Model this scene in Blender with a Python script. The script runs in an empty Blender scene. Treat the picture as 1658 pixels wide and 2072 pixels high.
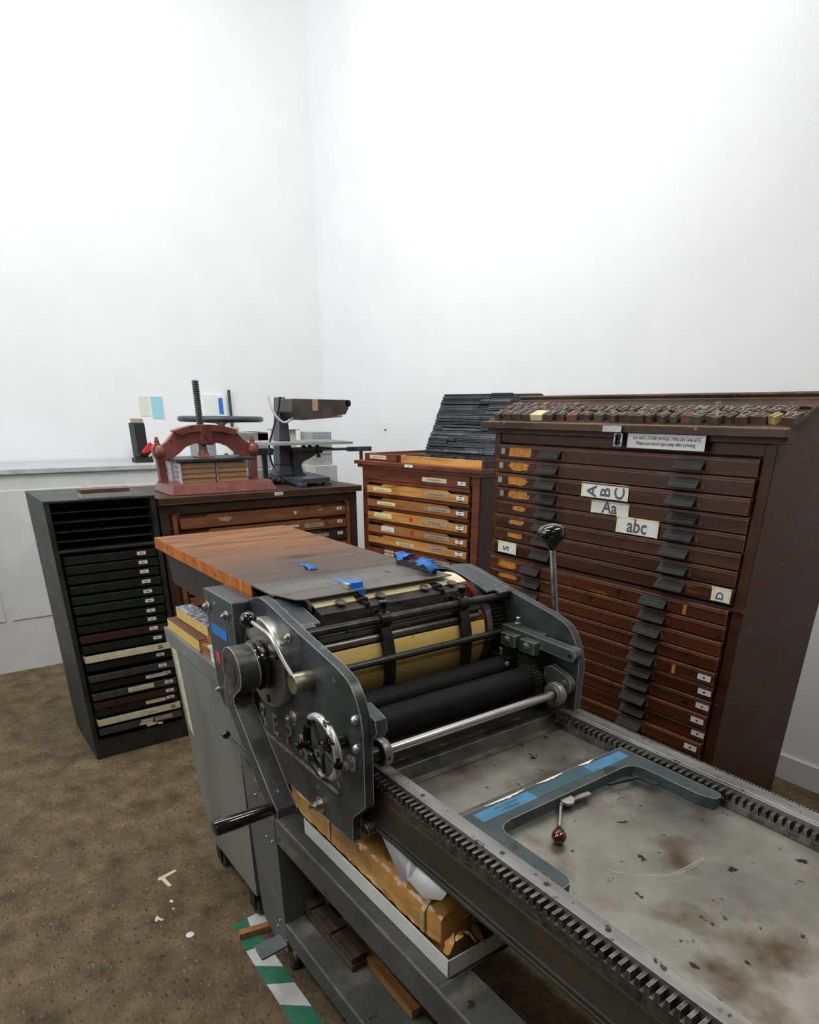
import bpy, bmesh, math, random
from mathutils import Vector, Matrix, Quaternion
PI = math.pi; R_ = math.radians
random.seed(7)
SC = bpy.context.scene
COL = SC.collection

# ------------------------------------------------------------------ materials
def _n(nt, t, x=0, y=0):
    n = nt.nodes.new(t); n.location = (x, y); return n

def mk(name, c1, c2=None, rough=.5, rough2=None, metal=0., scale=6., stretch=(1, 1, 1), detail=8, lo=.35, hi=.65,
       bump=0., bscale=60., spots=None, spots2=None, edge=None, coat=0., trans=0., wave=None, spec=.5, emit=None, grad=None):
    m = bpy.data.materials.new(name); m.use_nodes = True
    nt = m.node_tree; nt.nodes.clear(); L = nt.links.new
    out = _n(nt, 'ShaderNodeOutputMaterial'); b = _n(nt, 'ShaderNodeBsdfPrincipled'); L(b.outputs[0], out.inputs[0])
    tc = _n(nt, 'ShaderNodeTexCoord'); mp = _n(nt, 'ShaderNodeMapping'); L(tc.outputs['Object'], mp.inputs[0])
    mp.inputs['Scale'].default_value = stretch
    nz = _n(nt, 'ShaderNodeTexNoise'); nz.inputs['Scale'].default_value = scale; nz.inputs['Detail'].default_value = detail
    nz.inputs['Roughness'].default_value = .62
    L(mp.outputs[0], nz.inputs['Vector'])
    fac = nz.outputs['Fac']
    if wave:
        wv = _n(nt, 'ShaderNodeTexWave'); wv.inputs['Scale'].default_value = wave[0]; wv.inputs['Distortion'].default_value = wave[1]
        wv.inputs['Detail'].default_value = 4; wv.inputs['Detail Scale'].default_value = 1.5
        wv.bands_direction = wave[2]
        L(mp.outputs[0], wv.inputs['Vector'])
        mx = _n(nt, 'ShaderNodeMath'); mx.operation = 'MULTIPLY_ADD'
        L(wv.outputs['Fac'], mx.inputs[0]); mx.inputs[1].default_value = .45
        mm = _n(nt, 'ShaderNodeMath'); mm.operation = 'MULTIPLY'; L(fac, mm.inputs[0]); mm.inputs[1].default_value = .6
        L(mm.outputs[0], mx.inputs[2]); fac = mx.outputs[0]
    cr = _n(nt, 'ShaderNodeValToRGB'); cr.color_ramp.elements[0].position = lo; cr.color_ramp.elements[1].position = hi
    cr.color_ramp.elements[0].color = (*c1, 1); cr.color_ramp.elements[1].color = (*(c2 or c1), 1)
    L(fac, cr.inputs[0]); col = cr.outputs[0]
    def mixc(f, a, bcol):
        mi = _n(nt, 'ShaderNodeMix'); mi.data_type = 'RGBA'; L(f, mi.inputs[0]); L(a, mi.inputs[6])
        if isinstance(bcol, tuple): mi.inputs[7].default_value = (*bcol, 1)
        else: L(bcol, mi.inputs[7])
        return mi.outputs[2]
    if grad:   # (axis, a, b, colour): a stain that covers one end of the part
        sx = _n(nt, 'ShaderNodeSeparateXYZ'); L(tc.outputs['Object'], sx.inputs[0])
        mr = _n(nt, 'ShaderNodeMapRange'); ad = _n(nt, 'ShaderNodeMath'); ad.operation = 'MULTIPLY_ADD'
        L(nz.outputs['Fac'], ad.inputs[0]); ad.inputs[1].default_value = grad[4]; L(sx.outputs['XYZ'.index(grad[0])], ad.inputs[2])
        L(ad.outputs[0], mr.inputs['Value']); mr.inputs['From Min'].default_value = grad[1]; mr.inputs['From Max'].default_value = grad[2]
        col = mixc(mr.outputs[0], col, grad[3])
    for sp in (spots, spots2):
        if sp:   # (colour, scale, threshold, softness)
            n2 = _n(nt, 'ShaderNodeTexNoise'); n2.inputs['Scale'].default_value = sp[1]; n2.inputs['Detail'].default_value = 5
            if len(sp) > 4:
                m2 = _n(nt, 'ShaderNodeMapping'); m2.inputs['Scale'].default_value = sp[4]; L(tc.outputs['Object'], m2.inputs[0]); L(m2.outputs[0], n2.inputs['Vector'])
            else: L(tc.outputs['Object'], n2.inputs['Vector'])
            r2 = _n(nt, 'ShaderNodeMapRange'); L(n2.outputs['Fac'], r2.inputs['Value'])
            r2.inputs['From Min'].default_value = sp[2]; r2.inputs['From Max'].default_value = sp[2] + sp[3]
            col = mixc(r2.outputs[0], col, sp[0])
    met = metal
    if edge:     # (colour, radius, strength): paint worn through to metal along the edges
        bv = _n(nt, 'ShaderNodeBevel'); bv.samples = 4; bv.inputs['Radius'].default_value = edge[1]
        ge = _n(nt, 'ShaderNodeNewGeometry'); dt = _n(nt, 'ShaderNodeVectorMath'); dt.operation = 'DOT_PRODUCT'
        L(bv.outputs[0], dt.inputs[0]); L(ge.outputs['Normal'], dt.inputs[1])
        n3 = _n(nt, 'ShaderNodeTexNoise'); n3.inputs['Scale'].default_value = 35; n3.inputs['Detail'].default_value = 4; L(tc.outputs['Object'], n3.inputs['Vector'])
        su = _n(nt, 'ShaderNodeMath'); su.operation = 'MULTIPLY_ADD'; L(n3.outputs['Fac'], su.inputs[0]); su.inputs[1].default_value = .14; L(dt.outputs['Value'], su.inputs[2])
        r3 = _n(nt, 'ShaderNodeMapRange'); L(su.outputs[0], r3.inputs['Value'])
        r3.inputs['From Min'].default_value = 1.035; r3.inputs['From Max'].default_value = .98
        r3.inputs['To Min'].default_value = 0; r3.inputs['To Max'].default_value = edge[2]
        col = mixc(r3.outputs[0], col, edge[0])
    L(col, b.inputs['Base Color'])
    b.inputs['Metallic'].default_value = met
    rr = _n(nt, 'ShaderNodeMapRange'); L(nz.outputs['Fac'], rr.inputs['Value'])
    rr.inputs['From Min'].default_value = .3; rr.inputs['From Max'].default_value = .7
    rr.inputs['To Min'].default_value = rough; rr.inputs['To Max'].default_value = rough2 if rough2 is not None else rough
    L(rr.outputs[0], b.inputs['Roughness'])
    b.inputs['Specular IOR Level'].default_value = spec
    b.inputs['Coat Weight'].default_value = coat; b.inputs['Coat Roughness'].default_value = .12
    b.inputs['Transmission Weight'].default_value = trans
    if emit: b.inputs['Emission Color'].default_value = (*emit[0], 1); b.inputs['Emission Strength'].default_value = emit[1]
    if bump:
        nb = _n(nt, 'ShaderNodeTexNoise'); nb.inputs['Scale'].default_value = bscale; nb.inputs['Detail'].default_value = 6
        L(mp.outputs[0], nb.inputs['Vector'])
        bp = _n(nt, 'ShaderNodeBump'); bp.inputs['Strength'].default_value = min(1, bump * 10); bp.inputs['Distance'].default_value = .004 * bump * 10
        L(nb.outputs['Fac'], bp.inputs['Height']); L(bp.outputs[0], b.inputs['Normal'])
    return m

M = {}
WEAR = (.62, .63, .62)
M['press'] = mk('press_paint', (.022, .028, .029), (.058, .069, .072), .30, .52, scale=9, spots=((.24, .26, .25), 42, .70, .05), spots2=((.010, .010, .010), 16, .60, .1), edge=(WEAR, .0035, .85), bump=.02, bscale=140, spec=.5)
M['press_in'] = mk('press_paint_worn', (.020, .026, .025), (.075, .088, .084), .38, .6, scale=7, lo=.3, hi=.75, spots=((.30, .32, .30), 38, .68, .06), spots2=((.01, .012, .012), 9, .55, .15), edge=(WEAR, .003, .7), bump=.02, bscale=120, spec=.6)
M['castletter'] = mk('lit_cast_lettering', (.12, .13, .13), (.36, .37, .36), .3, .5, metal=.3, scale=40)  # lighter than the plate paint, standing in for lit letter edges
M['tube_steel'] = mk('worn_tube_steel', (.10, .095, .085), (.26, .25, .23), .24, .4, metal=.85, scale=14, stretch=(1, .3, 1))
M['pullplate'] = mk('pull_back_plate', (.075, .035, .018), (.16, .08, .04), .4, .5, scale=30)
M['blue3'] = mk('pale_blue_tape', (.040, .15, .26), (.070, .24, .40), .5, .65, scale=22, spots=((.05, .12, .18), 20, .62, .06))
M['knurl_bright'] = mk('bright_scratch', (.34, .33, .30), (.46, .45, .42), .5, .6, scale=60)
M['crank'] = mk('crank_paint', (.022, .024, .025), (.06, .064, .066), .3, .55, scale=12, spots=((.33, .34, .34), 70, .66, .05), edge=((.75, .75, .73), .004, .95), bump=.04, bscale=90, spec=.7)
M['frame_grey'] = mk('base_paint', (.075, .085, .092), (.12, .132, .14), .32, .5, scale=5, spots=((.20, .20, .18), 14, .66, .12), edge=((.6, .61, .6), .0025, .6), spec=.6)
M['shelf_grey'] = mk('shelf_paint', (.045, .050, .050), (.105, .108, .100), .42, .65, scale=6, lo=.3, hi=.7, spots=((.22, .20, .165), 7, .60, .12), spots2=((.02, .02, .02), 26, .66, .05), edge=((.6, .61, .6), .0025, .6), bump=.02, spec=.4)
M['cab_grey'] = mk('cabinet_paint', (.17, .18, .175), (.26, .27, .255), .38, .55, metal=.25, scale=4, spots=((.35, .36, .33), 11, .68, .1), spots2=((.05, .055, .05), 60, .75, .04), edge=((.6, .6, .58), .003, .5), stretch=(1, 1, .5), spec=.6)
M['body'] = mk('bed_side_paint', (.020, .020, .016), (.055, .050, .038), .4, .65, scale=5, stretch=(.5, 1, 2), spots=((.075, .045, .02), 9, .58, .2), edge=((.2, .19, .16), .002, .5), bump=.02)
M['steel'] = mk('bright_steel', (.42, .42, .40), (.62, .62, .59), .22, .42, metal=1, scale=20, spots=((.2, .19, .17), 50, .66, .06))
M['satin'] = mk('satin_disc_steel', (.46, .46, .43), (.60, .60, .57), .3, .42, metal=1, scale=6)
M['nut'] = mk('nut_steel', (.45, .44, .38), (.70, .69, .62), .28, .5, metal=1, scale=60, spots=((.14, .12, .09), 80, .6, .1))
M['brass'] = mk('dull_brass_steel', (.30, .27, .20), (.48, .45, .36), .28, .5, metal=1, scale=30)
M['rail'] = mk('rail_steel', (.15, .148, .14), (.34, .34, .325), .36, .6, metal=.8, scale=26, stretch=(.2, 1, 1), lo=.3, hi=.7, spots=((.05, .047, .04), 60, .63, .06), edge=((.72, .72, .69), .002, .7))
M['rack'] = mk('rack_steel', (.07, .07, .065), (.22, .215, .20), .3, .5, metal=.9, scale=50, edge=((.75, .75, .72), .0012, .8))
M['knurl'] = mk('knurled_steel', (.09, .09, .085), (.28, .27, .25), .45, .65, metal=.8, scale=180, bump=.08, bscale=300)
M['bed'] = mk('bed_steel', (.15, .142, .120), (.42, .405, .36), .24, .52, metal=.8, scale=4.5, detail=12, lo=.26, hi=.74, spots=((.11, .075, .04), 6, .58, .14), spots2=((.03, .026, .02), 34, .66, .05), bump=.014, bscale=50)
M['bed_dark'] = mk('bed_cover_steel', (.030, .031, .026), (.075, .075, .062), .3, .55, metal=.5, scale=12, edge=((.4, .4, .36), .002, .6))
M['strip'] = mk('flat_bar_steel', (.085, .075, .06), (.17, .15, .12), .35, .55, metal=.6, scale=9, spots=((.05, .035, .02), 14, .55, .15))
M['lock'] = mk('lockup_frame_paint', (.034, .048, .050), (.072, .092, .092), .42, .6, scale=8, spots=((.025, .03, .028), 18, .58, .1), spots2=((.30, .31, .28), 60, .74, .03), edge=((.85, .86, .80), .0016, .9), bump=.02, spec=.4)
M['black'] = mk('gloss_black', (.004, .004, .004), (.008, .008, .008), .08, .14, coat=.8)
M['blackm'] = mk('black_oxide', (.010, .010, .010), (.026, .025, .024), .28, .45, metal=.3, scale=25, edge=((.2, .2, .19), .0015, .5))
M['dark_rod'] = mk('oiled_steel_rod', (.028, .030, .029), (.070, .072, .068), .27, .42, metal=.6, scale=14)
M['rubber'] = mk('roller_rubber', (.0025, .0028, .0036), (.005, .0055, .007), .5, .62, scale=12, spec=.18)
M['gear'] = mk('gear_steel', (.025, .025, .024), (.10, .10, .095), .35, .5, metal=.8, scale=30, edge=((.5, .5, .48), .001, .7))
M['packing'] = mk('tympan_paper', (.74, .49, .13), (.93, .68, .25), .35, .5, scale=14, stretch=(1, .25, 1), spots=((.52, .30, .07), 30, .67, .08), spec=.4)
M['packing2'] = mk('tympan_edge', (.80, .68, .38), (.90, .80, .52), .35, .5, scale=14, stretch=(1, .3, 1))
M['redpaint'] = mk('red_end_paint', (.13, .010, .008), (.24, .022, .016), .3, .5, scale=20, spots=((.35, .12, .05), 60, .7, .05))
M['gripbar'] = mk('gripper_bar_iron', (.028, .024, .021), (.085, .076, .068), .42, .6, metal=.4, scale=22, stretch=(1, .6, 2), edge=((.25, .23, .2), .002, .6), bump=.03)
M['board'] = mk('feed_board_wood', (.115, .042, .012), (.37, .150, .038), .42, .6, scale=4, detail=10, stretch=(9, .7, 9), lo=.30, hi=.70,
                grad=('X', -.74, -.32, (.092, .066, .050), .26), spots=((.055, .032, .02), 6, .56, .18, (3, .7, 1)), spots2=((.32, .28, .23), 70, .74, .03), bump=.02, bscale=30, spec=.28)
M['board_edge'] = mk('feed_board_edge', (.30, .075, .008), (.60, .19, .028), .5, .65, scale=16, stretch=(3, 1, .3), spots=((.12, .035, .008), 30, .62, .1), spec=.3)
M['board_plate'] = mk('board_steel_strip', (.075, .072, .067), (.19, .185, .17), .4, .6, metal=.2, scale=7, stretch=(2.2, .35, 1), lo=.3, hi=.7, spots=((.11, .075, .045), 9, .55, .15), spots2=((.025, .022, .02), 22, .62, .08), spec=.4)
M['apron'] = mk('apron_dark_wood', (.014, .009, .008), (.036, .022, .018), .5, .65, scale=8, stretch=(.6, 1, 3))
M['darkwood'] = mk('dark_cabinet_wood', (.026, .008, .004), (.080, .026, .010), .36, .56, scale=6, stretch=(.55, .55, 4), lo=.3, hi=.72, spots=((.19, .075, .02), 26, .665, .06, (.5, 1, 2)), spots2=((.34, .25, .17), 90, .75, .03), edge=((.26, .13, .06), .003, .7), bump=.02, spec=.3)
M['darkwood2'] = mk('dark_drawer_wood', (.024, .008, .0045), (.085, .027, .011), .34, .52, scale=5, stretch=(.35, .5, 5), lo=.3, hi=.72, spots=((.26, .085, .012), 14, .665, .07, (.35, 1, 1.6)), spots2=((.4, .31, .22), 120, .77, .02), edge=((.36, .20, .12), .0030, .9), bump=.015, spec=.32)
M['darkwood3'] = mk('lower_drawer_wood', (.040, .009, .003), (.135, .036, .009), .30, .5, scale=5, stretch=(.35, .5, 5), lo=.3, hi=.72, spots=((.34, .10, .012), 11, .65, .09, (.35, 1, 1.6)), spots2=((.014, .005, .002), 20, .62, .1), edge=((.42, .24, .15), .0030, .9), bump=.015, spec=.35)
M['patch'] = mk('bare_wood_patch', (.42, .15, .012), (.62, .26, .035), .6, .7, scale=50, spots=((.2, .07, .01), 90, .6, .08))
M['redwood'] = mk('mid_cabinet_wood', (.085, .022, .010), (.22, .060, .025), .36, .52, scale=6, stretch=(.8, .8, 4), spots=((.30, .15, .09), 60, .72, .05), edge=((.36, .17, .09), .003, .6), spec=.35)
M['sidewood'] = mk('cabinet_side_wood', (.032, .019, .014), (.062, .038, .027), .5, .65, scale=4, stretch=(1, 1, .3))
M['honey'] = mk('honey_drawer_wood', (.42, .18, .04), (.70, .36, .095), .4, .5, scale=6, stretch=(.4, 1, 4), spots=((.26, .09, .02), 10, .62, .12, (.5, 1, 1)), edge=((.7, .42, .16), .002, .4), spec=.35)
M['honey2'] = mk('brown_drawer_wood', (.24, .095, .026), (.42, .19, .06), .38, .5, scale=6, stretch=(.4, 1, 4), spots=((.50, .26, .08), 8, .60, .12), edge=((.5, .3, .15), .002, .4), spec=.35)
M['leftwood'] = mk('left_cabinet_wood', (.022, .012, .009), (.070, .038, .027), .5, .66, scale=8, stretch=(.7, .7, 3), spots=((.20, .13, .08), 30, .69, .06), spots2=((.32, .20, .11), 80, .74, .03), edge=((.26, .16, .09), .004, .7), bump=.03)
M['leftdrawer'] = mk('left_drawer_wood', (.15, .055, .022), (.28, .12, .05), .42, .55, scale=6, stretch=(.6, .4, 4), spots=((.05, .02, .01), 12, .62, .1), edge=((.42, .24, .12), .002, .6), spec=.35)
M['leftdrawer_dark'] = mk('left_drawer_black', (.018, .016, .016), (.04, .036, .034), .45, .6, scale=8, edge=((.2, .16, .12), .002, .6))
M['topwood'] = mk('worn_top_wood', (.028, .015, .009), (.085, .048, .030), .45, .6, scale=9, stretch=(.5, .5, 1), spots=((.30, .20, .12), 40, .67, .06), edge=((.50, .33, .20), .004, .85), bump=.03, spec=.3)
M['rackblk'] = mk('rack_black_steel', (.010, .012, .011), (.026, .030, .027), .4, .6, scale=10, edge=((.16, .17, .16), .0015, .6))
M['galley'] = mk('galley_dark_steel', (.010, .012, .009), (.022, .024, .017), .34, .5, metal=.2, scale=8, edge=((.15, .15, .13), .0015, .5))
M['galley_green'] = mk('galley_green_steel', (.010, .018, .009), (.022, .034, .018), .35, .5, metal=.2, scale=8, edge=((.2, .2, .18), .0015, .6))
M['galley_brown'] = mk('galley_brown_steel', (.030, .011, .006), (.060, .024, .014), .4, .55, scale=9, edge=((.2, .15, .12), .0015, .5))
M['galley_grey'] = mk('galley_grey_steel', (.05, .052, .052), (.10, .102, .10), .4, .5, metal=.4, scale=9, edge=((.3, .3, .3), .0015, .6))
M['galley_cream'] = mk('galley_cream_paint', (.55, .50, .32), (.72, .68, .48), .5, .6, scale=12, spots=((.35, .25, .12), 40, .68, .06))
M['pull'] = mk('pull_iron', (.007, .007, .006), (.024, .024, .022), .42, .6, metal=.2, scale=40, stretch=(.4, 1, 5), edge=((.16, .15, .13), .0015, .6), bump=.04, bscale=120, spec=.3)
M['white'] = mk('white_paper', (.74, .74, .72), (.82, .82, .80), .6, .7, scale=20)
M['cream'] = mk('cream_label', (.62, .54, .36), (.76, .69, .50), .6, .7, scale=30)
M['grlabel'] = mk('grey_brown_label', (.30, .24, .17), (.42, .35, .26), .6, .7, scale=60)
M['ytape'] = mk('yellow_tape', (.74, .68, .30), (.84, .79, .42), .5, .6, scale=30, spots=((.86, .84, .62), 50, .55, .1))
M['ink'] = mk('black_ink', (.012, .012, .013), None, .6)
M['greyink'] = mk('grey_ink', (.10, .10, .10), None, .6)
M['shinytape'] = mk('silver_tape', (.33, .34, .34), (.5, .5, .5), .3, .45, metal=.6, scale=40)
M['blue'] = mk('blue_tape', (.012, .150, .52), (.025, .215, .66), .45, .55, scale=25, bump=.03, bscale=60)
M['blue2'] = mk('faded_blue_tape', (.030, .070, .090), (.050, .115, .145), .5, .65, scale=22, spots=((.09, .16, .19), 18, .60, .08))
M['redtag'] = mk('red_tag', (.42, .05, .045), (.52, .08, .07), .5, .6, scale=30)
M['reddot'] = mk('red_dot', (.62, .02, .02), None, .5)
M['bluedot'] = mk('blue_dot', (.02, .09, .34), None, .5)
M['bookpress'] = mk('book_press_red', (.12, .028, .022), (.26, .072, .058), .34, .52, scale=7, spots=((.06, .018, .015), 22, .60, .1), spots2=((.42, .20, .17), 50, .73, .04), edge=((.45, .22, .19), .004, .5), coat=.25)
M['iron'] = mk('dark_iron', (.035, .038, .042), (.085, .09, .097), .35, .5, metal=.5, scale=12, edge=((.3, .31, .33), .003, .5))
M['blueiron'] = mk('blue_grey_iron', (.032, .038, .052), (.062, .072, .094), .34, .5, scale=8, edge=((.25, .28, .34), .004, .6), coat=.2)
M['head'] = mk('machine_head_metal', (.07, .058, .05), (.14, .12, .105), .35, .5, metal=.5, scale=10)
M['yellowtan'] = mk('tan_label', (.42, .30, .13), (.52, .39, .2), .5, .6, scale=30)
M['lightgrey'] = mk('light_grey_plastic', (.52, .53, .52), (.62, .63, .62), .45, .55, scale=8)
M['greybox'] = mk('grey_metal_box', (.30, .31, .31), (.40, .41, .41), .4, .5, scale=8, edge=((.6, .6, .6), .003, .4))
M['counter'] = mk('white_counter', (.62, .63, .63), (.70, .71, .71), .4, .5, scale=5)
M['countertop'] = mk('grey_counter_top', (.42, .43, .44), (.54, .55, .56), .35, .5, scale=12)
M['lead'] = mk('lead_strips', (.035, .039, .044), (.12, .128, .138), .34, .5, metal=.5, scale=20, edge=((.34, .36, .38), .0012, .6))
M['lead2'] = mk('dull_lead_strips', (.012, .014, .017), (.045, .049, .055), .42, .6, metal=.4, scale=20, edge=((.22, .23, .25), .0012, .5))
M['kraft'] = mk('kraft_paper', (.40, .185, .04), (.76, .42, .12), .2, .38, scale=5, stretch=(.5, 2.5, 2.5), spots=((1., .74, .36), 12, .60, .06, (.4, 2.5, 2.5)), spots2=((.24, .11, .03), 9, .61, .1, (.6, 2, 2)), coat=.6, bump=.09, bscale=10)  # pale streaks paint crumple highlights into the paper colour
M['cardboard'] = mk('brown_cardboard', (.16, .085, .03), (.28, .155, .06), .6, .7, scale=12)
M['paper'] = mk('plain_paper', (.68, .68, .70), (.76, .76, .78), .6, .7, scale=4)
M['offwhite'] = mk('white_box_board', (.66, .66, .62), (.78, .78, .74), .5, .6, scale=8, edge=((.85, .85, .82), .002, .3))
M['oldwood'] = mk('old_block_wood', (.028, .018, .011), (.095, .060, .034), .5, .65, scale=14, stretch=(.5, 1, 2), spots=((.25, .20, .12), 22, .68, .08), edge=((.26, .19, .11), .003, .6), bump=.05)
M['pinewood'] = mk('orange_stick_wood', (.26, .11, .025), (.46, .22, .065), .5, .6, scale=12, stretch=(.5, 4, 4), edge=((.5, .3, .12), .002, .5))
M['tapegreen'] = mk('green_floor_tape', (.012, .13, .07), (.025, .19, .11), .45, .55, scale=12, spots=((.04, .08, .05), 25, .64, .08))
M['tapewhite'] = mk('white_floor_tape', (.52, .53, .50), (.66, .67, .64), .45, .55, scale=12, spots=((.35, .34, .30), 25, .62, .1))
M['booky'] = mk('yellow_page_edges', (.62, .40, .10), (.80, .58, .20), .5, .6, scale=40, stretch=(1, 1, 6))
M['bookbrown'] = mk('brown_cover', (.105, .040, .030), (.15, .06, .045), .45, .55, scale=12)
M['bookblue'] = mk('blue_patterned_cover', (.11, .14, .19), (.55, .58, .60), .4, .5, scale=60, lo=.46, hi=.56)
M['page'] = mk('tan_page_edges', (.36, .21, .10), (.55, .36, .20), .5, .6, scale=60, stretch=(1, .3, 8))
M['spine'] = mk('printed_spines', (.30, .20, .20), (.62, .60, .64), .45, .5, scale=38, lo=.44, hi=.56)
M['plastic'] = mk('cloudy_plastic', (.70, .72, .73), (.80, .82, .83), .15, .25, scale=10, coat=.5)
M['maroon'] = mk('maroon_plastic', (.045, .003, .004), (.07, .006, .007), .1, .16, coat=.8)
M['wtype'] = mk('wood_type_dark', (.05, .032, .022), (.11, .075, .05), .4, .55, scale=40, edge=((.3, .22, .15), .002, .6))
M['wtype_red'] = mk('wood_type_pink', (.16, .075, .045), (.26, .13, .085), .45, .55, scale=40)
M['wtype_green'] = mk('wood_type_green', (.065, .07, .048), (.12, .12, .085), .45, .55, scale=40)
M['wtype_tan'] = mk('wood_type_tan', (.34, .24, .10), (.46, .34, .16), .45, .55, scale=40)
M['wtype_pale'] = mk('wood_type_pale', (.62, .56, .30), (.72, .66, .40), .45, .55, scale=40)
M['letterface'] = mk('inked_letter_face', (.09, .075, .062), (.20, .165, .14), .3, .4, scale=60)
M['wall'] = mk('white_wall_paint', (.80, .81, .82), (.83, .84, .85), .7, .8, scale=3, bump=.01, bscale=80)
M['dimwall'] = mk('grey_brown_far_wall', (.13, .12, .11), (.19, .18, .165), .8, .85, scale=3)  # walls out of view, coloured dark to lower the bounce light
M['ceil'] = mk('darkened_ceiling_paint', (.36, .36, .36), (.40, .40, .40), .8, .85, scale=3)  # unseen ceiling greyed so less light bounces back into the room
M['floor'] = mk('worn_floor', (.058, .041, .020), (.200, .148, .080), .6, .8, scale=9, detail=14, lo=.30, hi=.70, spots=((.036, .028, .018), 55, .585, .09, (1, 1.6, 1)), spots2=((.27, .22, .13), 40, .62, .07, (1, 4, 1)), bump=.05, bscale=50, spec=.25)
M['notey'] = mk('pale_yellow_note', (.66, .68, .56), (.72, .74, .62), .6, .7, scale=20)
M['notec'] = mk('cyan_note', (.30, .60, .66), (.38, .66, .72), .6, .7, scale=20)
M['lamp'] = mk('lamp_diffuser', (.9, .9, .9), None, .5, emit=((1, .98, .95), 9))
M['outdoor'] = mk('bright_sky_glass', (.9, .9, .9), None, .5, emit=((.92, .96, 1), 3))
M['cable_w'] = mk('white_cable', (.55, .55, .54), None, .4)
M['handwheel'] = mk('handwheel_chipped', (.010, .010, .010), (.016, .016, .016), .12, .3, coat=.6, spots=((.66, .67, .66), 26, .53, .03))
M['rimtop'] = mk('handwheel_chrome_rim', (.60, .61, .60), (.78, .79, .78), .2, .4, metal=.8, scale=60, spots=((.02, .02, .02), 30, .53, .04), spots2=((.02, .02, .02), 7, .52, .08))

# ------------------------------------------------------------------ mesh builder
_tc = {}
BOLD = 0.
def text_mesh(s, size):
    k = (s, size, BOLD)
    if k in _tc: return _tc[k]
    cu = bpy.data.curves.new('t', 'FONT'); cu.body = s; cu.size = size; cu.resolution_u = 2; cu.offset = BOLD * size; cu.align_x = 'CENTER'; cu.align_y = 'CENTER'
    o = bpy.data.objects.new('t', cu); COL.objects.link(o)
    bpy.context.view_layer.update()
    me = o.evaluated_get(bpy.context.evaluated_depsgraph_get()).to_mesh()
    vs = [v.co.copy() for v in me.vertices]; fs = [tuple(p.vertices) for p in me.polygons]
    bpy.data.objects.remove(o); bpy.data.curves.remove(cu)
    _tc[k] = (vs, fs); return _tc[k]

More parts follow.
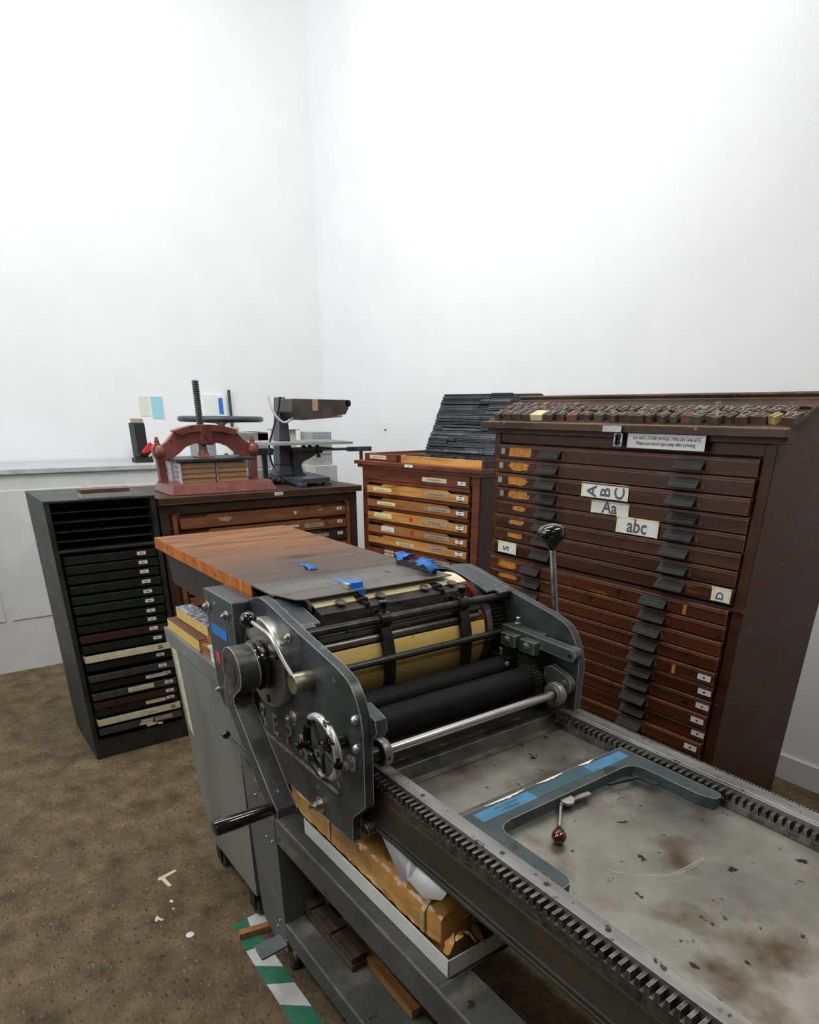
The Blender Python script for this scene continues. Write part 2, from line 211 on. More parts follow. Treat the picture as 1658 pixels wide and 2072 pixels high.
class MB:
    def __init__(s): s.v = []; s.f = []; s.m = []
    def add(s, vs, fs, m=0):
        o = len(s.v); s.v += [Vector(a) for a in vs]; s.f += [tuple(i + o for i in f) for f in fs]; s.m += [m] * len(fs); return s
    def box(s, x0, x1, y0, y1, z0, z1, m=0):
        x0, x1 = sorted((x0, x1)); y0, y1 = sorted((y0, y1)); z0, z1 = sorted((z0, z1))
        return s.add([(x0, y0, z0), (x1, y0, z0), (x1, y1, z0), (x0, y1, z0), (x0, y0, z1), (x1, y0, z1), (x1, y1, z1), (x0, y1, z1)],
                     [(0, 3, 2, 1), (4, 5, 6, 7), (0, 1, 5, 4), (1, 2, 6, 5), (2, 3, 7, 6), (3, 0, 4, 7)], m)
    def obox(s, c, ax, ay, az, m=0):       # oriented box: centre and three half-vectors
        c, ax, ay, az = map(Vector, (c, ax, ay, az)); V = [c + i * ax + j * ay + k * az for k in (-1, 1) for j in (-1, 1) for i in (-1, 1)]
        fl = ax.cross(ay).dot(az) < 0
        F = [(0, 2, 3, 1), (4, 5, 7, 6), (0, 1, 5, 4), (1, 3, 7, 5), (3, 2, 6, 7), (2, 0, 4, 6)]
        if fl: F = [f[::-1] for f in F]
        return s.add(V, F, m)
    def prism(s, pts, axis, a, b, m=0, mcap=None):
        def P(p, h): return {'x': (h, p[0], p[1]), 'y': (p[0], h, p[1]), 'z': (p[0], p[1], h)}[axis]
        n = len(pts); ar = sum(pts[i][0] * pts[(i + 1) % n][1] - pts[(i + 1) % n][0] * pts[i][1] for i in range(n))
        if ar < 0: pts = pts[::-1]
        if axis == 'y': pts = pts[::-1]
        a, b = min(a, b), max(a, b)
        V = [P(p, a) for p in pts] + [P(p, b) for p in pts]
        s.add(V, [(i, (i + 1) % n, n + (i + 1) % n, n + i) for i in range(n)], m)
        s.add(V, [tuple(range(n))[::-1], tuple(range(n, 2 * n))], m if mcap is None else mcap); return s
    def tube(s, path, r, n=12, m=0, cap=True, closed=False):
        path = [Vector(p) for p in path]; k = len(path); rs = r if isinstance(r, (list, tuple)) else [r] * k
        V = []; prev = None
        for i, p in enumerate(path):
            if closed: t = (path[(i + 1) % k] - path[i - 1]).normalized()
            else: t = (path[min(i + 1, k - 1)] - path[max(i - 1, 0)]).normalized()
            if prev is None:
                u = t.orthogonal().normalized()
            else:
                u = (prev - t * prev.dot(t)).normalized()
            prev = u; w = t.cross(u)
            V += [p + rs[i] * (math.cos(2 * PI * j / n) * u + math.sin(2 * PI * j / n) * w) for j in range(n)]
        F = []
        for i in range(k if closed else k - 1):
            a = i * n; b = ((i + 1) % k) * n
            F += [(a + j, a + (j + 1) % n, b + (j + 1) % n, b + j) for j in range(n)]
        if cap and not closed: F += [tuple(range(n))[::-1], tuple(range((k - 1) * n, k * n))]
        return s.add(V, F, m)
    def cyl(s, p0, p1, r0, r1=None, n=24, m=0): return s.tube([p0, p1], [r0, r0 if r1 is None else r1], n, m)
    def lathe(s, prof, org, ax, n=28, m=0):     # prof: (radius, height along axis)
        org = Vector(org); ax = Vector(ax).normalized(); u = ax.orthogonal().normalized(); w = ax.cross(u); k = len(prof)
        V = [org + ax * h + max(r, 1e-5) * (math.cos(2 * PI * j / n) * u + math.sin(2 * PI * j / n) * w) for r, h in prof for j in range(n)]
        F = [(i * n + j, i * n + (j + 1) % n, (i + 1) * n + (j + 1) % n, (i + 1) * n + j) for i in range(k - 1) for j in range(n)]
        F += [tuple(range(n))[::-1], tuple(range((k - 1) * n, k * n))]
        return s.add(V, F, m)
    def ball(s, c, r, n=18, m=0, sc=(1, 1, 1)):
        k = n // 2; V = [(c[0] + sc[0] * r * math.sin(PI * i / k) * math.cos(2 * PI * j / n), c[1] + sc[1] * r * math.sin(PI * i / k) * math.sin(2 * PI * j / n), c[2] + sc[2] * r * math.cos(PI * i / k)) for i in range(1, k) for j in range(n)]
        V += [(c[0], c[1], c[2] + sc[2] * r), (c[0], c[1], c[2] - sc[2] * r)]; T = len(V) - 2
        F = [(i * n + j, (i + 1) * n + j, (i + 1) * n + (j + 1) % n, i * n + (j + 1) % n) for i in range(k - 2) for j in range(n)]
        F += [(T, j, (j + 1) % n) for j in range(n)] + [(T + 1, (k - 2) * n + (j + 1) % n, (k - 2) * n + j) for j in range(n)]
        return s.add(V, F, m)
    def torus(s, c, ax, R, r, n=40, k=12, m=0):
        c = Vector(c); ax = Vector(ax).normalized(); u = ax.orthogonal().normalized(); w = ax.cross(u)
        return s.tube([c + R * (math.cos(2 * PI * i / n) * u + math.sin(2 * PI * i / n) * w) for i in range(n)], r, k, m, closed=True)
    def text(s, t, size, org, xd, yd, th=.0004, m=0, sx=1.):   # raised lettering centred on org
        vs, fs = text_mesh(t, size); org, xd, yd = Vector(org), Vector(xd).normalized(), Vector(yd).normalized(); nd = xd.cross(yd)
        top = [org + v.x * sx * xd + v.y * yd + th * nd for v in vs]; bot = [org + v.x * sx * xd + v.y * yd for v in vs]; n = len(vs)
        s.add(top, fs, m)
        if th > .0006:
            cnt = {}
            for f in fs:
                for i in range(len(f)): e = (f[i], f[(i + 1) % len(f)]); cnt[e] = 1
            side = [(b, a, n + a, n + b)[::-1] for (a, b) in cnt if (b, a) not in cnt]
            s.add(bot + top, [(a, b, c, d) for (a, b, c, d) in side], m)
        return s
    def hexnut(s, c, ax, r, h, m=0): return s.tube([c, Vector(c) + Vector(ax) * h], r, 6, m)
    def build(s, name, mats, parent=None, bevel=0., seg=2, smooth=35, local=False):
        me = bpy.data.meshes.new(name)
        off = Vector((0, 0, 0))
        if parent is not None and not local: off = parent.get('_org') and Vector(parent['_org']) or Vector((0, 0, 0))
        me.from_pydata([v - off for v in s.v], [], s.f)
        if not isinstance(mats, (list, tuple)): mats = [mats]
        for m_ in mats: me.materials.append(M[m_])
        for p, i in zip(me.polygons, s.m): p.material_index = i
        me.shade_smooth(); me.set_sharp_from_angle(angle=R_(smooth))
        o = bpy.data.objects.new(name, me); COL.objects.link(o)
        if parent is not None:
            o.parent = parent
            if '_org' in parent and not local: o['_org'] = list(parent['_org'])
        if bevel:
            b = o.modifiers.new('bevel', 'BEVEL'); b.width = bevel; b.segments = seg; b.limit_method = 'ANGLE'; b.angle_limit = R_(40); b.harden_normals = True
        return o

def tag(o, label, cat, group=None, kind=None):
    if label: o['label'] = label
    if cat: o['category'] = cat
    if group: o['group'] = group
    if kind: o['kind'] = kind
    return o
def thing(name, loc, label, cat, group=None, rz=0., world=True):
    o = bpy.data.objects.new(name, None); COL.objects.link(o); o.location = loc; o.rotation_euler = (0, 0, rz)
    o.empty_display_size = .05
    if world: o['_org'] = list(loc)
    return tag(o, label, cat, group)
def struct(name, mb, mat, label=None):
    o = mb.build(name, mat); o['kind'] = 'structure'
    if label: o['label'] = label
    return o
def single(name, mb, mats, label, cat, group=None, bevel=0., smooth=35):
    """one-mesh thing: origin moved to the base centre of its bounds"""
    xs = [v.x for v in mb.v]; ys = [v.y for v in mb.v]; zs = [v.z for v in mb.v]
    org = Vector(((min(xs) + max(xs)) / 2, (min(ys) + max(ys)) / 2, min(zs)))
    mb.v = [v - org for v in mb.v]
    o = mb.build(name, mats, bevel=bevel, smooth=smooth); o.location = org
    return tag(o, label, cat, group)
ORD = ['first', 'second', 'third', 'fourth', 'fifth', 'sixth', 'seventh', 'eighth', 'ninth', 'tenth', 'eleventh', 'twelfth', 'thirteenth', 'fourteenth', 'fifteenth',
       'sixteenth', 'seventeenth', 'eighteenth', 'nineteenth', 'twentieth', 'twenty-first', 'twenty-second', 'twenty-third', 'twenty-fourth', 'twenty-fifth',
       'twenty-sixth', 'twenty-seventh', 'twenty-eighth', 'twenty-ninth', 'thirtieth']
def rounded(pts, r, seg=6):
    """round polygon corners; r: one radius or list"""
    n = len(pts); out = []
    for i in range(n):
        rr = r[i] if isinstance(r, (list, tuple)) else r
        p = Vector(pts[i]).to_2d() if len(pts[i]) > 2 else Vector(pts[i]); a = Vector(pts[i - 1]); b = Vector(pts[(i + 1) % n])
        if rr <= 0: out.append(tuple(p)); continue
        da = (a - p); db = (b - p); la, lb = da.length, db.length; da /= la; db /= lb
        ang = math.acos(max(-1, min(1, da.dot(db)))); t = min(rr / math.tan(ang / 2), la * .49, lb * .49)
        q0 = p + da * t; q1 = p + db * t
        for k in range(seg + 1):
            u = k / seg; out.append(tuple((1 - u) ** 2 * q0 + 2 * u * (1 - u) * p + u * u * q1))
    return out
def arc(cx, cz, r, a0, a1, n): return [(cx + r * math.cos(R_(a0 + (a1 - a0) * i / n)), cz + r * math.sin(R_(a0 + (a1 - a0) * i / n))) for i in range(n + 1)]
def curve_pts(pts, seg=6):       # Catmull-Rom through 3-D points
    P = [Vector(p) for p in pts]; P = [2 * P[0] - P[1]] + P + [2 * P[-1] - P[-2]]; out = []
    for i in range(1, len(P) - 2):
        for k in range(seg):
            t = k / seg
            out.append(.5 * ((2 * P[i]) + (P[i + 1] - P[i - 1]) * t + (2 * P[i - 1] - 5 * P[i] + 4 * P[i + 1] - P[i + 2]) * t * t + (3 * P[i] - P[i - 1] - 3 * P[i + 1] + P[i + 2]) * t ** 3))
    return out + [P[-2]]

# ------------------------------------------------------------------ camera
cam = bpy.data.cameras.new('camera'); co = bpy.data.objects.new('camera', cam); COL.objects.link(co)
FPX = 1324.5
yaw, pitch, roll = R_(142.921), R_(23.427), R_(-.570)
fw = Vector((math.cos(yaw) * math.cos(pitch), math.sin(yaw) * math.cos(pitch), -math.sin(pitch)))
rt = Vector((math.sin(yaw), -math.cos(yaw), 0)); dn = fw.cross(rt)
r2 = math.cos(roll) * rt + math.sin(roll) * dn; d2 = -math.sin(roll) * rt + math.cos(roll) * dn
co.matrix_world = Matrix(((r2.x, -d2.x, -fw.x, 0), (r2.y, -d2.y, -fw.y, 0), (r2.z, -d2.z, -fw.z, 1.63), (0, 0, 0, 1)))
cam.sensor_fit = 'VERTICAL'; cam.sensor_height = 36; cam.sensor_width = 36
cam.lens = FPX / 2072 * 36
cam.shift_x = -(856 - 829) / 2072; cam.shift_y = (1408 - 1036) / 2072
cam.clip_start = .02; cam.clip_end = 60
SC.camera = co

# ------------------------------------------------------------------ room
RX0, RX1, RY0, RY1, RH = -5.6, 2.4, -2.4, 3.1, 4.75
struct('floor', MB().box(RX0, RX1, RY0, RY1, -.1, 0), 'floor')
struct('ceiling', MB().box(RX0, RX1, RY0, RY1, RH, RH + .1), 'ceil')
struct('wall_back', MB().box(RX0 - .12, RX0, RY0 - .12, RY1 + .12, -.1, RH + .1), 'wall')
struct('wall_right', MB().box(RX0, RX1, RY1, RY1 + .12, -.1, RH + .1), 'wall')
struct('wall_front', MB().box(RX1, RX1 + .12, RY0 - .12, RY1 + .12, -.1, RH + .1), 'dimwall')
# left wall with a wide window, beyond the left edge of the view
WX0, WX1, WZ0, WZ1 = -5.1, -1.6, 1.15, 3.9
w = MB(); w.box(RX0, WX0, RY0 - .12, RY0, -.1, RH + .1); w.box(WX1, RX1, RY0 - .12, RY0, -.1, RH + .1)
w.box(WX0, WX1, RY0 - .12, RY0, -.1, WZ0); w.box(WX0, WX1, RY0 - .12, RY0, WZ1, RH + .1)
struct('wall_left', w, 'dimwall')
w = MB()
for i in range(5):
    x = WX0 + (WX1 - WX0) * i / 4; w.box(x - .03, x + .03, RY0 - .09, RY0 - .03, WZ0, WZ1)
for i in range(4):
    z = WZ0 + (WZ1 - WZ0) * i / 3; w.box(WX0, WX1, RY0 - .085, RY0 - .035, z - .03, z + .03)
win = struct('window_1', w, 'lightgrey')
gl = MB().box(WX0, WX1, RY0 - .118, RY0 - .112, WZ0, WZ1).build('pane', 'outdoor', win)
struct('baseboard_back', MB().box(RX0, RX0 + .015, RY0, RY1, 0, .12), 'counter')
struct('baseboard_right', MB().box(RX0 + .015, RX1, RY1 - .015, RY1, 0, .12), 'counter')

# ------------------------------------------------------------------ the proof press
PX, PY = -1.2, .92
press = thing('proof_press', (PX, PY, 0), 'dark grey flatbed cylinder proof press with crank, rollers and steel bed', 'printing press')
YN0, YN1, YF0, YF1 = .600, .622, 1.235, 1.257
BX1 = .34
# base: legs, upper and lower shelves
leg = [(-1.70, .90), (-1.485, .90), (-1.470, .095), (-1.555, .09), (-1.628, .118), (-1.645, .152)]
MB().prism(leg, 'y', YN0, .612).prism([(-1.50, .90), (-1.485, .90), (-1.470, .095), (-1.485, .095)], 'y', .612, .70).build('leg', 'frame_grey', press, .002)
MB().prism(leg, 'y', 1.245, 1.257).prism([(-1.50, .90), (-1.485, .90), (-1.470, .095), (-1.485, .095)], 'y', 1.165, 1.245).build('leg', 'frame_grey', press, .002)
for y0, y1 in ((YN0, .612), (1.245, 1.257)):
    m = MB().prism([(.05, .79), (.25, .79), (.23, .06), (.07, .06)], 'y', y0, y1)
    m.build('leg', 'frame_grey', press, .002)
for y in (.64, 1.21):
    for x in (-1.50, .15):
        m = MB().cyl((x, y, .02), (x, y, .13), .008, n=10, m=1); m.lathe([(.022, 0), (.022, .008), (.012, .022)], (x, y, .0), (0, 0, 1), 20)
        m.build('levelling_foot', ['blackm', 'steel'], press)
m = MB().box(-1.484, BX1 - .05, YN0, .604, .502, .585); m.box(-1.484, -.742, .604, 1.253, .580, .585); m.box(-.742, BX1 - .05, .604, .690, .580, .585); m.box(-.742, BX1 - .05, 1.19, 1.253, .580, .585); m.box(-1.484, BX1 - .05, .604, .64, .502, .506)
m.build('upper_shelf', ['shelf_grey'], press, .0015)
m = MB().box(-1.474, BX1 - .05, YN0, .604, .142, .210); m.box(-1.474, BX1 - .05, .604, .745, .205, .210); m.box(-1.474, BX1 - .05, 1.12, 1.253, .205, .210); m.box(-1.474, -1.40, .745, 1.12, .205, .210)
m.build('lower_shelf', ['shelf_grey'], press, .0015)
m = MB()
for (x, z) in ((-1.545, .485), (-1.525, .165), (-1.505, .20), (-1.505, .49), (-1.60, .60)):
    m.lathe([(.005, 0), (.005, .002), (.003, .004)], (x, YN0, z), (0, -1, 0), 12)
m.build('rivet', 'steel', press)
MB().box(-1.47, .24, 1.2415, 1.2455, .10, .785).build('added_shade_panel', 'frame_grey', press)  # panel added to block light and darken the space under the bed
# foot pedal
m = MB().prism(rounded([(-1.497, .508), (-1.439, .505), (-1.445, .592), (-1.500, .590)], .008), 'z', .146, .154)
m.cyl((-1.465, .585, .148), (-1.465, .66, .148), .008, n=12)
m.build('foot_pedal', 'frame_grey', press, .0015)
# bed body
m = MB().box(-1.69, BX1, .645, 1.245, .800, .888); m.box(-1.69, BX1, .640, 1.25, .790, .800); m.box(-1.69, BX1, .6425, .645, .868, .880)
m.box(-1.69, BX1, .641, .645, .806, .812); m.box(-1.69, -1.12, .66, 1.23, .888, .905)
m.box(BX1, BX1 + .012, .64, 1.25, .79, .92)
m.build('bed_body', 'body', press, .0015)
bs = MB().box(-1.12, BX1, .693, 1.188, .888, .8905).build('bed_surface', 'bed', press)
m = MB()
for r_, a0, a1 in ((.150, -62, 10), (.154, -30, 14), (.147, -12, 6)):      # scratched arcs
    o_ = arc(-.62, .965, r_, a0, a1, 30); i_ = arc(-.62, .965, r_ - .0011, a0, a1, 30); m.prism(o_ + i_[::-1], 'z', .8904, .8906)
m.build('scratch', 'knurl_bright', bs)['label'] = 'curved scratches in the steel'
m = MB().box(-1.69, BX1, .661, .690, .888, .930)
for x in [-1.62, -1.38, -1.13, -.89, -.66, -.432, -.20, .03, .25]: m.lathe([(.0052, 0), (.0052, .0006), (.001, .0007)], (x, .675, .9298), (0, 0, 1), 14, 1)
m.build('bed_rail', ['rail', 'blackm'], press, .0015)
m = MB().box(-1.69, BX1, 1.206, 1.250, .888, .930); m.box(-1.69, BX1, 1.214, 1.218, .93, .9315)
m.build('bed_rail', ['rail', 'blackm'], press, .0015)
def rack(name, ya, yb, z0, z1, pitch, wid):
    m = MB().box(-1.69, BX1, ya, yb, z0 - .022, z0)
    x = -1.68
    while x < BX1 - .01:
        m.prism([(x - wid * .62, z0), (x + wid * .62, z0), (x + wid * .36, z1), (x - wid * .36, z1)], 'y', ya, yb); x += pitch
    return m
rack('rack', .641, .6605, .906, .9225, .0156, .0082).build('gear_rack', 'rack', press)
rack('rack', 1.189, 1.2055, .905, .921, .0156, .0082).build('gear_rack', 'rack', press)
m = MB().box(-1.69, BX1, 1.250, 1.262, .905, .922)
x = -1.02
while x < BX1: m.box(x, x + .0034, 1.251, 1.264, .922, .926); x += .0068
m.build('knurled_rack', 'knurl', press)
# steel cover bar across the bed next to the rollers
m = MB().box(-1.14, -1.022, .692, 1.187, .8905, .917); m.prism([(-1.022, .8905), (-1.004, .8905), (-1.022, .917)], 'y', .692, 1.187)
for y in (.74, .86, .98, 1.10): m.lathe([(.009, 0), (.009, .002), (.004, .003)], (-1.06, y, .917), (0, 0, 1), 14)
m.build('bed_cover_bar', 'bed_dark', press, .001)
MB().box(-1.004, -.985, .695, 1.187, .8905, .8935).build('bed_strip', 'strip', press, .0005)
# side plates
prof = [(-1.60, .90), (-1.467, .803), (-1.450, .790), (-1.441, .757), (-1.045, .757), (-1.042, .822), (-.988, .876), (-.988, 1.045), (-.995, 1.083), (-1.010, 1.113),
        (-1.030, 1.137), (-1.047, 1.147), (-1.086, 1.159), (-1.145, 1.170), (-1.254, 1.190), (-1.347, 1.210), (-1.40, 1.221), (-1.440, 1.225), (-1.472, 1.218),
        (-1.50, 1.206), (-1.596, 1.147), (-1.62, 1.12)]
MB().prism(prof, 'y', YN0, YN1).build('side_plate', 'press', press, .0022, 2)
MB().prism(prof, 'y', YF0, YF1).text('ISLAND  1-0-2', .012, (-1.085, YF0, 1.150), Vector((1, 0, -.18)), Vector((.18, 0, 1)), .0006).build('side_plate', 'press_in', press, .0022, 2)
def guard(y0, y1):
    top = [(-1.490, 1.207), (-1.472, 1.2185), (-1.440, 1.2255), (-1.40, 1.2215), (-1.347, 1.2105), (-1.270, 1.194)]
    bot = [(x, z - .006) for x, z in top]
    return MB().prism(top + bot[::-1], 'y', y0, y1)
m = guard(YN1 - .001, .668); m.prism([(-1.275, 1.195), (-1.258, 1.1915), (-1.258, 1.1855), (-1.275, 1.189)], 'y', YN1 - .001, .650)
m.build('cylinder_guard', 'press', press, .0015)
gt = [(-1.56, 1.172), (-1.53, 1.196), (-1.495, 1.213), (-1.472, 1.2225), (-1.440, 1.2290), (-1.40, 1.2255), (-1.347, 1.2140), (-1.262, 1.1965)]
m = MB().prism(gt + [(x, z - .006) for x, z in gt][::-1], 'y', 1.165, YF0 + .001); m.prism([(-1.262, 1.1965), (-1.243, 1.1925), (-1.243, 1.1865), (-1.262, 1.1905)], 'y', 1.195, YF0 + .001)
m.build('cylinder_guard', 'press', press, .0015)
# gear box beside the near plate
gb = rounded([(-1.697, 1.203), (-1.505, 1.203), (-1.505, .90), (-1.56, .870), (-1.645, .884), (-1.673, .915)], .006, 3)
m = MB().prism(gb, 'y', .555, .612); gbx = m.build('gear_cover', 'press', press, .002)
MB().box(-1.6668, -1.5565, .5535, .5551, 1.089, 1.116).build('blue_tape_piece', 'blue', gbx)['label'] = 'rectangle of blue tape'
MB().box(-1.657, -1.628, .5535, .5551, 1.007, 1.039).build('red_tag', 'redtag', gbx)['label'] = 'small red tag'
def bolt(x, y, z, r=.010, h=.008, washer=1.6, name='bolt', mat='nut', d=(0, -1, 0)):
    m = MB(); d = Vector(d); p = Vector((x, y, z))
    m.lathe([(r * washer, 0), (r * washer, .0018), (r * washer * .9, .0024)], p, d, 24)
    m.hexnut(p + d * .0022, d, r, h); m.lathe([(r * .55, 0), (r * .55, .003), (r * .2, .0045)], p + d * (h + .002), d, 14)
    return m.build(name, mat, press, .0006)
bolt(-1.676, .555, 1.157, .009, .009, 1.55); bolt(-1.546, .555, 1.161, .009, .009, 1.55); bolt(-1.669, .555, .922, .007, .005, 1.3)
bolt(-1.301, YN0, .963, .0125, .014, 1.5); bolt(-1.188, YN0, .781, .0125, .014, 1.65); bolt(-1.036, YN0, .962, .0115, .012, 1.6)
bolt(-1.293, YN0, 1.165, .0075, .006, 1.5)
m = MB().lathe([(.006, 0), (.006, .010), (.003, .012)], (-1.193, .584, .781), (0, -1, 0), 16); m.build('stud_end', 'nut', press)
for x, z in ((-1.012, 1.070), (-1.010, 1.007)):
    MB().lathe([(.0105, 0), (.0100, .005), (.0075, .009), (.003, .011)], (x, YN0, z), (0, -1, 0), 20).build('round_rivet', 'nut', press)
# spring stud at the lower corner
m = MB()
for i in range(5): m.torus((-1.028, .625 + i * .006, .790), (0, 1, 0), .0115, .0026, 24, 8)
m.cyl((-1.028, .61, .790), (-1.028, .66, .790), .007, n=14); m.build('spring_stud', 'rack', press)
# brackets seen inside the near plate edge
m = MB().prism(rounded([(-1.04, 1.03), (-.985, 1.03), (-.972, 1.05), (-.978, 1.075), (-1.04, 1.09)], .008), 'y', YN1, .648); m.build('roller_bracket', 'press_in', press, .002)
# cast lettering and rule
m = MB()
for i, c in enumerate('REPREX'):
    m.text(c, .0815, (-1.478 + .0745 * i, YN0, .9035), (1, 0, 0), (0, 0, 1), .004, sx=.78)
m.box(-1.508, -1.092, YN0 - .004, YN0, .855, .8615)
m.build('cast_lettering', 'castletter', press)['label'] = 'raised letters REPREX above a raised rule'
# cylinder axis: bearing disc, hubs, crank
CX, CZ = -1.39, 1.080
m = MB().lathe([(.109, 0), (.109, .022), (.1065, .0255), (.062, .0255)], (CX, YN0, CZ), (0, -1, 0), 64)
disc = m.build('bearing_disc', 'satin', press)
m = MB()
for a in (154, 28, 277):
    x, z = CX + .0885 * math.cos(R_(a)), CZ + .0885 * math.sin(R_(a)); m.lathe([(.0105, 0), (.0105, .0015), (.0095, .002)], (x, .5745, z), (0, -1, 0), 20); m.lathe([(.0055, .002), (.0055, .0023), (.001, .0023)], (x, .5745, z), (0, -1, 0), 6, 1)
m.build('socket_screw', ['blackm', 'black'], disc)
m = MB().lathe([(.062, 0), (.062, .006), (.057, .008), (.057, .014), (.060, .015), (.060, .022), (.052, .024), (.052, .032)], (CX, .5745, CZ), (0, -1, 0), 56)
m.build('bearing_collar', 'black', press)
crank = thing_crank = bpy.data.objects.new('crank', None); COL.objects.link(crank); crank.parent = press; crank['_org'] = [PX, PY, 0]
crank['_org'] = [PX, PY, 0]
m = MB()
boss = arc(-1.382, 1.082, .055, -38, 215, 26)      # right round over the top to the left
arm = boss + [(-1.444, 1.02), (-1.437, .972), (-1.40, .935), (-1.352, .885), (-1.268, .800), (-1.232, .775), (-1.205, .772), (-1.190, .785), (-1.192, .803), (-1.222, .828), (-1.300, .905), (-1.356, .962), (-1.388, .995), (-1.388, 1.010), (-1.365, 1.030)]
m.prism(arm, 'y', .492, .540)
m.lathe([(.050, 0), (.050, .03)], (-1.386, .548, 1.081), (0, -1, 0), 40)
m.build('crank_arm', 'crank', crank, .004, 3)
m = MB().lathe([(.036, 0), (.036, .0016), (.030, .0018), (.030, .0008), (.003, .0008), (.003, .0016)], (-1.392, .492, 1.079), (0, -1, 0), 36); m.build('hub_cap', 'gripbar', crank)
m = MB().lathe([(.0135, 0), (.0150, .01), (.0165, .05), (.0178, .10), (.0180, .128), (.0165, .137), (.009, .140)], (-1.212, .492, .800), (0, -1, 0), 32)
m.build('crank_handle', 'black', crank)
MB().cyl((-1.212, .532, .80), (-1.212, .545, .80), .009, n=16).build('handle_stud', 'steel', crank)
# eccentric boss and trip lever with ball
m = MB().lathe([(.0235, 0), (.0235, .040), (.022, .043), (.004, .043)], (-1.203, YN0, 1.092), (0, -1, 0), 36); m.build('trip_boss', 'brass', press)
m = MB().tube(curve_pts([(-1.205, .560, 1.112), (-1.238, .555, 1.142), (-1.262, .552, 1.168), (-1.285, .551, 1.181), (-1.33, .550, 1.186), (-1.372, .549, 1.190)], 5), .0048, 12); m.build('trip_lever', 'satin', press)
MB().ball((-1.389, .548, 1.191), .0195, 24).build('ball_knob', 'black', press)
# small lever low on the leg
m = MB().lathe([(.019, 0), (.019, .028), (.017, .031)], (-1.505, YN0, .688), (0, -1, 0), 28); m.build('latch_boss', 'brass', press)
m = MB().tube(curve_pts([(-1.515, .578, .703), (-1.540, .572, .735), (-1.565, .568, .758), (-1.600, .562, .775), (-1.640, .556, .784)], 5), .0038, 10); m.build('latch_lever', 'dark_rod', press)
MB().ball((-1.655, .554, .787), .0125, 20).build('ball_knob', 'black', press)
# handwheel
hw = bpy.data.objects.new('handwheel', None); COL.objects.link(hw); hw.parent = press; hw['_org'] = [PX, PY, 0]
HX, HY, HZ = -1.058, .545, 1.005
MB().torus((HX, HY, HZ), (0, 1, 0), .0655, .0088, 56, 16).build('rim', 'rimtop', hw)
for a in (55, 127, 199, 271, 343):
    c, s_ = math.cos(R_(a)), math.sin(R_(a)); d = Vector((c, 0, s_)); q = Vector((-s_, 0, c)); ctr = Vector((HX, HY, HZ)) + d * .038
    m = MB().obox(ctr, d * .024, q * .0045, Vector((0, .003, 0))); m.build('spoke', 'blackm', hw, .0015)
MB().lathe([(.012, 0), (.017, .006), (.017, .052), (.013, .058), (.004, .059)], (HX, YN0, HZ), (0, -1, 0), 28).build('hub', 'black', hw)
m = MB().lathe([(.008, 0), (.008, .004), (.006, .010), (.0085, .022), (.0085, .028), (.005, .030)], (HX - .052, HY - .004, HZ - .010), (0, -1, 0), 20); m.build('wheel_handle', 'black', hw)
# impression cylinder with packing, gripper bar, red ends and ring gear
def arcsec(r, a0, a1, n=40): return arc(CX, CZ, r, a0, a1, n)
cyl = MB().lathe([(.120, 0), (.120, .525)], (CX, .640, CZ), (0, 1, 0), 64).build('impression_cylinder', 'blackm', press)
o = arcsec(.1425, -75, 17); i_ = arcsec(.120, -75, 17); MB().prism(o + i_[::-1], 'y', .655, 1.150).build('tympan_packing', 'packing', cyl, .001)
o = arcsec(.1425, 66, 130, 24); i_ = arcsec(.120, 66, 130, 24); MB().prism(o + i_[::-1], 'y', .690, 1.150).build('tympan_packing', 'packing2', cyl, .001)
m = MB()
m.lathe([(.139, 0), (.139, .018), (.134, .020), (.118, .020)], (CX, 1.165, CZ), (0, 1, 0), 72)
m.build('steel_ring', 'rail', cyl)
m = MB().lathe([(.133, 0), (.133, .012)], (CX, 1.1525, CZ), (0, 1, 0), 64); m.build('red_flange', 'redpaint', cyl)
m = MB().lathe([(.133, 0), (.133, .010)], (CX, .6425, CZ), (0, 1, 0), 64); m.build('red_flange', 'redpaint', cyl)
m = MB(); 
gp = []
N = 84
for k in range(N):
    a = 360 / N * k
    for da, r in ((-1.25, .131), (-.75, .140), (.75, .140), (1.25, .131)): gp.append((CX + r * math.cos(R_(a + da)), CZ + r * math.sin(R_(a + da))))
m.prism(gp, 'y', 1.188, 1.222); m.build('ring_gear', 'gear', cyl)
# gripper bar in the gap between the two packing edges (angles 27 to 66)
gA = R_(53); u = Vector((math.cos(gA), 0, math.sin(gA))); t = Vector((math.sin(gA), 0, -math.cos(gA)))
def gp3(al, out, y): return Vector((CX, 0, CZ)) + u * out + t * al + Vector((0, y, 0))
bar = MB()
A = Vector((-1.352, 0, 1.212)); B = Vector((-1.303, 0, 1.200)); Cc = Vector((-1.300, 0, 1.160)); D = Vector((-1.345, 0, 1.155))
bar.prism([(A.x, A.z), (B.x, B.z), (Cc.x, Cc.z), (D.x, D.z)], 'y', .690, 1.128)
gb_ = bar.build('gripper_bar', 'gripbar', cyl, .0025)
for y in (.755, .868, 1.005, 1.095):
    MB().lathe([(.005, 0), (.005, .006), (.0125, .0075), (.0135, .010), (.0125, .0115), (.004, .012)], (-1.328, y, 1.205), (.24, 0, .97), 24).build('screw_head', 'strip', gb_)
for y in (.815, 1.045):
    m = MB().box(-1.352, -1.318, y - .012, y + .012, 1.206, 1.217); m.box(-1.322, -1.300, y - .006, y + .006, 1.196, 1.210)
    m.lathe([(.013, 0), (.013, .008), (.009, .009), (.009, .004), (.003, .004)], (-1.302, y + .02, 1.178), (1, 0, .1), 24, 1)
    m.build('gripper', ['blackm', 'pull'], gb_, .001)
